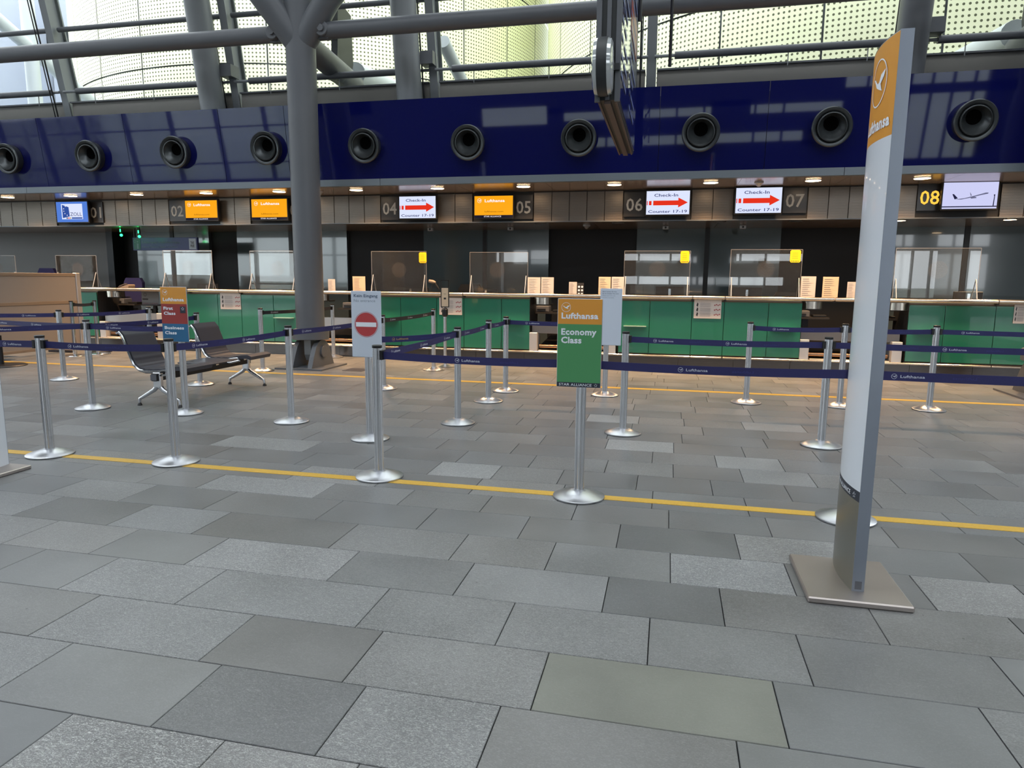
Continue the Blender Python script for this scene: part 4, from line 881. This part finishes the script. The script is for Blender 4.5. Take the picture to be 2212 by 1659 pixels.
def belt(a, b, dark=False, z=.925, txt=True, ends=(1, 1), gold=False, pitch=.66, ph=.35):
    pa = ST[a].location if isinstance(a, str) else Vector(a); pb = ST[b].location if isinstance(b, str) else Vector(b)
    owner = ST[a] if isinstance(a, str) else ST[b]
    A = Vector((pa.x, pa.y, 0)); B = Vector((pb.x, pb.y, 0)); d = (B-A); Ln = d.length; d.normalize()
    # direction in which letters read from the camera
    du = lambda P: (P-Vector((0, 0, CH))).dot(CR)/(P-Vector((0, 0, CH))).dot(CF)
    e = d if du(B) > du(A) else -d; n = e.cross(Vector((0, 0, 1))); O = owner.location
    A2 = A+d*.045; B2 = B-d*.045; h = .0275; mb = MB(O)
    for s in (0,): 
        m_ = 8; vs = []
        for k in range(m_+1):
            q = A2.lerp(B2, k/m_); sag = -.012*4*(k/m_)*(1-k/m_)
            for zz in (z-h, z+h):
                for nn in (-.0012, .0012): vs.append(q+n*nn+Vector((0, 0, zz+sag)))
        fs = []
        for k in range(m_):
            i = 4*k; fs += [(i, i+4, i+6, i+2), (i+1, i+3, i+7, i+5), (i+2, i+6, i+7, i+3), (i, i+1, i+5, i+4)]
        mb.add(vs, fs)
    bo = mb.build('belt', M_belt_d if dark else M_belt, owner)
    st = A2 if e == d else B2; L2 = (B2-A2).length
    x = ph*pitch
    while x+.3 < L2:
        k = x/L2; sag = -.012*4*k*(1-k)
        P = st+e*x+n*.003+Vector((0, 0, z-.009+sag))
        if txt:
            tb = MB(O); crane_logo(tb, P+Vector((0, 0, .008)), e, Z_, .016, .12); tb.build('printed_emblem', (M_gold if gold else M_print), bo)
            MB(O).text('Lufthansa', P+e*.035, e, Z_, .0175, .135, .008).build('lettering', (M_gold if gold else M_print), bo)
            if x+.48 < L2 and not dark: MB(O).text('Lufthansa', P+e*.45, -e, Z_, .0165, .13, .008).build('show_through_lettering', M_ghost, bo)
        x += pitch
    # cassette clips at both ends
    for (q, dd, own) in ((A, d, a), (B, -d, b)):
        if isinstance(own, str):
            c = q+dd*.042; MB(ST[own].location).bar(c+dd*-.012+Vector((0, 0, z+.002)), c+dd*.012+Vector((0, 0, z+.002)), .05, .068).build('belt_clip', M_black, ST[own])
M_gold = mat('gold_print', (196, 160, 96), .6)
for a, b, kw in [('S1', 'S2', {}), ('S3', 'S4', dict(ph=.75, pitch=.78)), ('S4', 'S5', dict(pitch=.8, ph=.75)), ('S5', (5.2, 4.60, 0), dict(ph=.2, pitch=.8)), ('S1', (-7.6, 4.62, 0), {}), ('S2', 'S8', {}), ('S8', 'S16', {}), ('S16', 'S17', dict(dark=True)),
                 ('S3', 'S10', {}), ('S10', 'S20', {}), ('S20', 'S21', {}), ('S21', 'S22', {}), ('S9', 'S10', dict(gold=True)), ('S11', 'S12', {}), ('S12', (5.5, 6.62, 0), {}), ('S23', 'S27', {}), ('S27', 'S24', {}), ('S24', (6.5, 8.92, 0), {}),
                 ('S6', 'S7', {}), ('S6', 'S14', {}), ('S6', (-8.8, 6.95, 0), {}), ('S6', (-7.6, 5.2, 0), {}), ('S13', 'S26', {}), ('S13', (-10.4, 7.5, 0), {}), ('S15', 'S25', dict(dark=True))]:
    belt(a, b, **kw)
# chrome posts with flat foot beside the partition
for i, (u, v, lb) in enumerate([(163, 769, 'short chrome post with flat disc foot beside the beige partition, nearer one'), (213, 765, 'chrome post with flat disc foot in front of the green counter end')]):
    p = WF(u, v); t = thing('chrome_post', lb, 'barrier post', (p.x, p.y, 0)); ST['C%d' % i] = t
    MB().lathe([(.21, 0), (.21, .012), (.2, .02), (.05, .028)], n=40).build('base', M_chrome, t, smooth=True); MB().tube([(0, 0, .02), (0, 0, 1.0)], .033, 20).build('pole', M_chrome, t, smooth=True); MB().lathe([(.034, 1.0), (.036, 1.005), (.036, 1.02)], n=20).build('cap', M_black, t)
belt('C0', 'C1', dark=True, z=.95, txt=False)
p = WF(195, 763); t = thing('disc_foot', 'flat dark disc foot lying between the two chrome posts', 'post base', (p.x, p.y+.25, 0)); MB().lathe([(.2, 0), (.2, .012), (.19, .02), (.03, .024)], n=36).build('disc', M_darkmetal, t)
# black-framed notice stand
p = WF(962, 792); t = thing('notice_stand', 'slim black-framed notice on a steel post before the counter poster', 'sign stand', (p.x, p.y, 0))
MB().lathe([(.165, 0), (.17, .01), (.05, .045), (.03, .05)], n=40).build('base', M_base, t, smooth=True); MB().lathe([(.028, .045), (.028, .97)], n=24, flute=.94).build('pole', M_alu, t); MB().lathe([(.03, .85), (.05, .87), (.05, .97), (.03, 1.0)], n=20).build('head', M_black, t)
MB().box(-.072, -.06, -.01, .01, 1.02, 1.46).box(.06, .072, -.01, .01, 1.02, 1.46).box(-.072, .072, -.01, .01, 1.45, 1.462).box(-.072, .072, -.01, .01, 1.01, 1.022).box(-.005, .005, -.005, .005, .98, 1.02).build('frame', M_black, t)
MB().box(-.06, .06, -.004, .004, 1.02, 1.33).build('sheet', M_paper_w, t); MB().box(-.02, .02, -.0055, -.0045, 1.14, 1.17).box(-.02, .02, -.0055, -.0045, 1.22, 1.224).box(-.025, .02, -.0055, -.0045, 1.235, 1.239).build('print', M_ink_k, t)

# ================================================================== POST SIGNS
def signboard(key, x0, x1, z0, z1, label, rz=0):
    o = ST[key].location; t = thing('post_sign', label, 'sign', (o.x, o.y-.045, 0), rz)
    dx = (x0+x1)/2-o.x; W = x1-x0
    return t, dx-W/2, dx+W/2, z0, z1
def bracket(t): MB().bar((0, .045, .97), (0, .0, 1.0), .03, .03).box(-.02, .02, -.002, .01, .9, 1.05).build('bracket', M_alu, t)
t, a, c, z0, z1 = signboard('S4', -.714, -.418, .775, 1.363, 'orange and green economy class sign on its barrier post'); W = c-a
MB().box(a, c, -.012, .0, z0, z1, .003).build('board', M_partpost, t)
zo = z1-(z1-z0)*.285; zs_ = z0+(z1-z0)*.055
MB().box(a+.003, c-.003, -.014, -.012, zo, z1-.003).build('orange_field', M_orange, t); MB().box(a+.003, c-.003, -.014, -.012, zs_, zo).build('green_field', M_green_s, t); MB().box(a+.003, c-.003, -.014, -.012, z0+.002, zs_).build('dark_strip', M_dark_s, t)
y = -.0155; mb = MB(); crane_logo(mb, (a+W*.19, y, z1-.057), X_, Z_, .031, .07); mb.build('crane_emblem', M_txt_w, t)
for (tx, xx, zz, hh, ww, bb) in (('Lufthansa', .09, zo+.037, .038, .82, .035), ('Economy', .09, zo-.07, .041, .79, .035), ('Class', .09, zo-.125, .041, .46, .035), ('STAR ALLIANCE', .06, z0+.009, .017, .74, .008)):
    MB().text(tx, (a+W*xx, y, zz), X_, Z_, hh, W*ww, bb).build('lettering', M_txt_w, t)
mb = MB(); star_logo(mb, (a+W*.89, y, z0+.017), X_, Z_, .012); mb.build('star_emblem', M_txt_w, t); bracket(t)
t, a, c, z0, z1 = signboard('S9', -2.795, -2.508, .773, 1.369, 'pale no entrance sign with a red disc on its barrier post'); W = c-a
MB().box(a, c, -.012, .0, z0, z1, .003).build('board', M_sign_w, t)
y = -.0135; MB().text('Kein Eingang', (a+W*.1, y, z1-.055), X_, Z_, .027, W*.8, .015).build('bold_lettering', M_txt_d, t); MB().text('No entrance', (a+W*.1, y, z1-.098), X_, Z_, .025, W*.72).build('thin_lettering', M_txt_l, t)
cx = (a+c)/2+.0; cz = z1-.30; MB().disc((cx, y, cz), .107, 48).build('red_disc', M_ring_red, t); MB().ring((cx, y, cz), X_, Z_, .115, .112, 48).build('red_ring', M_ring_red, t)
MB().box(cx-.098, cx+.098, y-.002, y-.001, cz-.02, cz+.02).build('white_bar', M_txt_w, t); bracket(t)
t, a, c, z0, z1 = signboard('S7', -5.285, -4.965, .79, 1.373, 'orange, red and blue first and business class sign on its barrier post'); W = c-a; Hh = z1-z0
MB().box(a, c, -.012, .0, z0, z1, .003).build('board', M_partpost, t)
z_1, z_2 = z1-.18, z1-.39
MB().box(a+.003, c-.003, -.014, -.012, z_1, z1-.003).build('orange_field', M_orange, t); MB().box(a+.003, c-.003, -.014, -.012, z_2, z_1).build('red_field', M_red_s, t); MB().box(a+.003, c-.003, -.014, -.012, z0+.003, z_2).build('blue_field', M_blue_s, t)
y = -.0155; mb = MB(); crane_logo(mb, (a+W*.19, y, z1-.058), X_, Z_, .03, .07); mb.build('crane_emblem', M_txt_w, t)
for (tx, zz, hh, ww) in (('Lufthansa', z_1+.03, .034, .8), ('First', z_1-.062, .032, .36), ('Class', z_1-.115, .032, .45), ('Business', z_2-.058, .032, .74), ('Class', z_2-.112, .032, .45)):
    MB().text(tx, (a+W*.1, y, zz), X_, Z_, hh, W*ww, .035).build('lettering', M_txt_w, t)
MB().box(c-.085, c-.02, -.0155, -.014, z_1-.095, z_1-.025).build('star_plate', M_dark_s, t); mb = MB(); star_logo(mb, (c-.052, -.0165, z_1-.05), X_, Z_, .02); mb.build('star_emblem', M_txt_w, t); bracket(t)
t, a, c, z0, z1 = signboard('S22', -.85, -.575, .66, 1.38, 'tall pale waiting sign with small print behind the economy sign', rz=0); W = c-a
MB().box(a, c, -.012, .0, z0, z1, .003).build('board', M_sign_w, t)
MB().text('Bitte warten Sie hier,', (a+W*.1, -.0135, z1-.045), X_, Z_, .013, W*.66, .01).text('bis ein Schalter frei wird.', (a+W*.1, -.0135, z1-.07), X_, Z_, .013, W*.74, .01).build('bold_lettering', M_txt_d, t)
MB().text('Please wait here until', (a+W*.1, -.0135, z1-.095), X_, Z_, .013, W*.58).text('counter is available.', (a+W*.1, -.0135, z1-.12), X_, Z_, .013, W*.54).build('thin_lettering', M_txt_l, t); bracket(t)

# ================================================================== TOTEM
def totem(loc, label, printed=True):
    t = thing('totem_sign', label, 'totem sign', loc)       # local: body spans y 0..0.385, x 0..0.054 ; plate
    MB().box(-.215, .24, -.12, .41, 0, .03, .006).build('base_plate', M_plate, t)
    n = 14; Lb = .385; bul = .021
    def arc(s): return -bul*(1-(2*s-1)**2)         # s 0 = near edge, 1 = far edge
    z0, z1 = .03, 2.545
    def seg(za, zb, m, name, za2=None, zb2=None, off=0.0):
        vs = []
        for k in range(n+1):
            s = k/n; x = arc(s)-off; vs += [(x, Lb*s, za), (x, Lb*s, zb)]
        return MB().add(vs, [(2*k, 2*k+1, 2*k+3, 2*k+2) for k in range(n)]).build(name, m, t, smooth=True)
    seg(z0, z1, M_white, 'panel_backing', off=-.002)
    if printed:
        seg(z0, .465, M_totem_brush, 'steel_skirt'); seg(.465, .515, M_dark_s, 'dark_strip'); seg(.515, 2.118, M_white, 'white_panel'); seg(2.118, z1-.005, M_orange, 'orange_panel')
        def mp(zc, s0):
            def f(x, z):   # letters read from the far edge towards the near edge
                y = Lb-(s0+x); s = y/Lb; return (arc(s)-.0025, y, zc+z)
            return f
        MB().text('Lufthansa', (0, 0, 0), X_, Z_, .052, .30, .035, mapf=mp(2.165, .06)).build('lettering', M_txt_w, t); MB().text('STAR ALLIANCE', (0, 0, 0), X_, Z_, .022, .26, .008, mapf=mp(.478, .03)).build('lettering', M_txt_w, t); mb = MB()
        cy, cz, R = .185, 2.375, .104
        f = mp(cz, 0); m = 48
        vs = [f(Lb-cy-Lb*0+r*math.cos(2*PI*k/m)-0, r*math.sin(2*PI*k/m)) for r in (R, R*.94) for k in range(m)]
        mb.add(vs, [(k, (k+1) % m, (k+1) % m+m, k+m) for k in range(m)]); mb.add([f(Lb-cy+a*R, b_*R) for a, b_ in CRANE], [tuple(range(len(CRANE)))])
        mb.build('crane_emblem', M_txt_w, t); mb = MB()
        for k in range(5):
            t_ = PI/2+2*PI*k/5; g = mp(.489, 0); r = .016
            mb.add([g(Lb-.05+r*q*math.cos(t_+w_), r*q*math.sin(t_+w_)) for q, w_ in ((1, 0), (.62, .62), (.36, 0))], [(0, 1, 2)])
        mb.build('star_emblem', M_txt_w, t)
    MB().box(0, .054, -.003, .0, z0, z1).build('edge_profile', M_totem_alu, t); MB().box(0, .054, Lb, Lb+.003, z0, z1).build('edge_profile', M_totem_alu, t)
    vs = []
    for k in range(n+1):
        s = k/n; x = .054-arc(s); vs += [(x, Lb*s, z0), (x, Lb*s, z1)]
    MB().add(vs, [(2*k, 2*k+2, 2*k+3, 2*k+1) for k in range(n)]).build('rear_panel', M_white, t, smooth=True)
    top = [(arc(k/n), Lb*k/n, z1) for k in range(n+1)]+[(.054-arc(k/n), Lb*k/n, z1) for k in range(n, -1, -1)]
    MB().add(top, [tuple(range(len(top)))]).build('top_cap', M_totem_alu, t)
    MB().box(.012, .042, -.004, -.003, z0+.01, z0+.05).build('scuff', M_plasticgrey, t)
    return t
totem((.908, 3.385, 0), 'tall white totem with orange top and steel foot plate')
totem((-5.0, 3.82, 0), 'grey slab of a second totem cut off by the picture edge', False)

# ================================================================== HANGING SIGN BOX AND CLOCK
t = thing('hanging_board', 'large suspended flight information board seen edge-on', 'information board', (-.66, 7.0, 3.2)); Wd = .2
E_board = mat('board_blue', (36, 48, 110), .15, coat=1.0); Ld = 2.9; Hb = 2.3
MB().box(-Wd/2, Wd/2, 0, Ld, 0, Hb).build('cabinet', M_ext_dark, t); MB().box(-Wd/2-.02, -Wd/2+.03, -.03, .0, -.02, Hb).box(Wd/2-.03, Wd/2+.02, -.03, 0, -.02, Hb).box(-.02, .02, -.02, 0, 0, Hb).build('edge_profile', M_steel, t)
MB().box(-.03, .03, .02, Ld-.02, -.03, 0).box(-.09, -.07, .02, Ld-.02, -.02, 0).box(.07, .09, .02, Ld-.02, -.02, 0).build('underside_rail', mat('board_underside', (92, 78, 74), .5), t)
MB().box(Wd/2, Wd/2+.012, .03, Ld*.45-.01, .03, Hb-.03).build('display_face', E_board, t); MB().box(Wd/2, Wd/2+.012, Ld*.45+.01, Ld-.03, .03, Hb-.03).build('display_face', E_board, t)
MB().box(Wd/2+.012, Wd/2+.016, Ld*.5, Ld*.9, 1.1, 1.5).build('red_field', mat('board_red', (150, 60, 50), .3), t)
mb = MB(); rnd = random.Random(3)
for j in range(11):
    z = .25+j*.17
    for (y0, y1) in ((.1, .35), (.45, .45+rnd.uniform(.3, .7)), (1.45, 1.6), (1.7, 1.7+rnd.uniform(.3, .9))):
        mb.box(Wd/2+.016, Wd/2+.018, y0, y1, z, z+.05)
mb.build('display_rows', mat('board_rows', (92, 106, 158), .4), t)
for y in (.3, Ld-.3): MB().tube([(0, y, Hb), (0, y, 9.3-3.2)], .02, 8).build('suspension_rod', M_steel, t)
for (dx, dy) in ((.25, .6), (.55, 2.2)): MB().tube([(dx, dy, .9), (dx, dy, 6.1)], .02, 10).build('side_rod', M_darkmetal, t)
cz = WY(1300, 143, 6.9).z; cx = WY(1303, 143, 6.9).x
t = thing('station_clock', 'round double-faced clock fixed to the edge of the hanging board', 'clock', (cx, 6.93, cz))
MB().lathe([(.25, -.05), (.262, -.045), (.262, .045), (.25, .05)], n=48, axis='x').build('case', M_ext_dark, t, smooth=True)
for sx in (-1, 1): MB().lathe([(.255, sx*.046), (.245, sx*.08), (.2, sx*.095), (.0, sx*.10)], n=40, axis='x').build('glass_dome', M_clock, t, smooth=True)
MB().box(-.02, .15, .0, .06, -.03, .03).build('mount', M_ext_dark, t)

# ================================================================== BENCH
t = thing('beam_bench', 'two-seat grey bench with chrome frame and a table plate between the seats', 'bench', (-5.67, 6.7, 0))
MB().box(-.035, .035, -.05, 1.78, .30, .385, .004).build('beam', M_darkmetal, t); MB().box(-.038, .038, -.055, -.05, .31, .375).build('beam_cap', M_plasticgrey, t)
for y in (.02, 1.72):
    MB().box(-.05, .05, y-.03, y+.03, .22, .40, .01).build('leg_block', M_alu, t)
    for sx in (-1, 1):
        MB().tube([(0, y, .25), (sx*.06, y, .19), (sx*.22, y, .10), (sx*.262, y, .08), (sx*.27, y, .03)], [.03, .026, .02, .018, .014], 12).build('leg', M_alu, t, smooth=True)
        MB().lathe([(.026, 0), (.026, .01), (.012, .035)], (sx*.27, y, 0), 14).build('foot_glide', M_black, t)
prof = [(-.50, .83), (-.47, .845), (-.43, .80), (-.385, .68), (-.34, .56), (-.30, .47), (-.24, .42), (-.16, .40), (0, .405), (.14, .425), (.25, .445), (.33, .45), (.38, .43)]
def shell(y0, y1, par):
    th = .048; up = []; dn = []
    for i, (x, z) in enumerate(prof):
        a = prof[max(0, i-1)]; b_ = prof[min(len(prof)-1, i+1)]; dx, dz = b_[0]-a[0], b_[1]-a[1]; l = math.hypot(dx, dz); nx, nz = -dz/l, dx/l
        up.append((x+nx*th*.5+(0), z+nz*th*.5)); dn.append((x-nx*th*.5, z-nz*th*.5))
    # quilted lower back and seat rolls: fine sampling
    def samp(P):
        out = []
        for i in range(len(P)-1):
            for k in range(6): out.append((P[i][0]+(P[i+1][0]-P[i][0])*k/6, P[i][1]+(P[i+1][1]-P[i][1])*k/6))
        out.append(P[-1]); return out
    U_, D_ = samp(up), samp(dn); n = len(U_)
    U2 = []
    for i, (x, z) in enumerate(U_):
        if 24 <= i <= 50:
            g = .006*abs(math.sin((i-24)*PI/3.7)); a = U_[i-1]; b_ = U_[min(i+1, n-1)]; dx, dz = b_[0]-a[0], b_[1]-a[1]; l = math.hypot(dx, dz) or 1; x += -dz/l*g; z += dx/l*g
        U2.append((x, z))
    vs = []; 
    for (y, ins) in ((y0, .012), (y0+.015, 0), (y1-.015, 0), (y1, .012)):
        vs += [(x, y, z-ins*0) for x, z in U2]+[(x, y, z) for x, z in D_]
    fs = []; m2 = 2*n
    for r in range(3):
        for i in range(n-1):
            fs.append((r*m2+i, r*m2+i+1, (r+1)*m2+i+1, (r+1)*m2+i)); fs.append((r*m2+n+i, (r+1)*m2+n+i, (r+1)*m2+n+i+1, r*m2+n+i+1))
        fs.append((r*m2, (r+1)*m2, (r+1)*m2+n, r*m2+n)); fs.append((r*m2+n-1, r*m2+2*n-1, (r+1)*m2+2*n-1, (r+1)*m2+n-1))
    for i in range(n-1): fs.append((i, n+i, n+i+1, i+1)); fs.append((3*m2+i, 3*m2+i+1, 3*m2+n+i+1, 3*m2+n+i))
    MB().add(vs, fs).build('seat_shell', M_cush, par, smooth=True)
for (y0, y1) in ((0.0, .50), (1.24, 1.74)):
    shell(y0+.02, y1-.02, t)
    for y in (y0+.005, y1-.005): MB().tube([(x, y, z) for x, z in prof[:10]]+[(.2, y, .43), (.22, y, .40), (.1, y, .37), (0, y, .36)], .013, 10).build('side_frame', M_chrome, t, smooth=True)
    MB().box(-.05, .05, y0+.08, y0+.14, .36, .41).box(-.05, .05, y1-.14, y1-.08, .36, .41).build('seat_bracket', M_alu, t)
MB().box(-.22, .26, .62, 1.16, .415, .435, .008).build('table_plate', M_table, t); MB().box(-.05, .05, .80, .86, .36, .42).box(-.05, .05, 1.0, 1.06, .36, .42).build('table_bracket', M_alu, t)

# ================================================================== BEIGE PARTITION
t = thing('mobile_partition', 'beige panelled mobile partition with grey end post by the counters', 'partition', (-11.5, 8.6, 0)); Lp = 2.95
MB().box(-.04, .0, 0, Lp, .12, .93).build('lower_panel', M_beige, t); MB().box(-.04, .0, 0, Lp, .99, 1.46).build('upper_panel', M_beige, t)
MB().box(-.05, .012, 0, Lp, .93, .99, .004).build('middle_rail', M_beige_r, t); MB().box(-.05, .012, 0, Lp, 1.46, 1.52, .004).build('top_rail', M_beige_r, t); MB().box(-.05, .012, 0, Lp, .07, .12, .004).build('bottom_rail', M_beige_r, t)
MB().box(-.06, .03, Lp, Lp+.10, .05, 1.53, .01).build('end_post', M_partpost, t); MB().box(-.06, .03, -.10, 0, .05, 1.53, .01).build('end_post', M_partpost, t)
for y in (.3, 2.5): MB().box(-.3, .25, y-.03, y+.03, 0, .05, .01).build('floor_foot', M_ink_k, t)
# floor disc and cover
p = WF(5, 790); t = thing('round_foot', 'round dark floor base at the picture edge below the partition', 'post base', (p.x, p.y, 0)); MB().lathe([(.35, 0), (.35, .01), (.33, .02), (.05, .03)], n=40).build('disc', M_darkmetal, t); MB().tube([(0, 0, .02), (-.0, 0, .5)], .03, 12).build('stub', M_darkmetal, t)
p = WF(308, 792); t = thing('floor_socket', 'small silver floor socket cover at the end of the far yellow line', 'floor socket', (p.x, p.y, 0)); MB().box(-.09, .09, -.06, .06, 0, .04, .01).build('cover', M_plate, t)
p = WF(770, 799); t = thing('floor_hatch', 'flush steel hatch in the floor right of the branching column', 'floor hatch', (p.x, p.y, 0)); MB().box(-.17, .17, -.17, .17, 0, .004).build('lid', M_table, t)
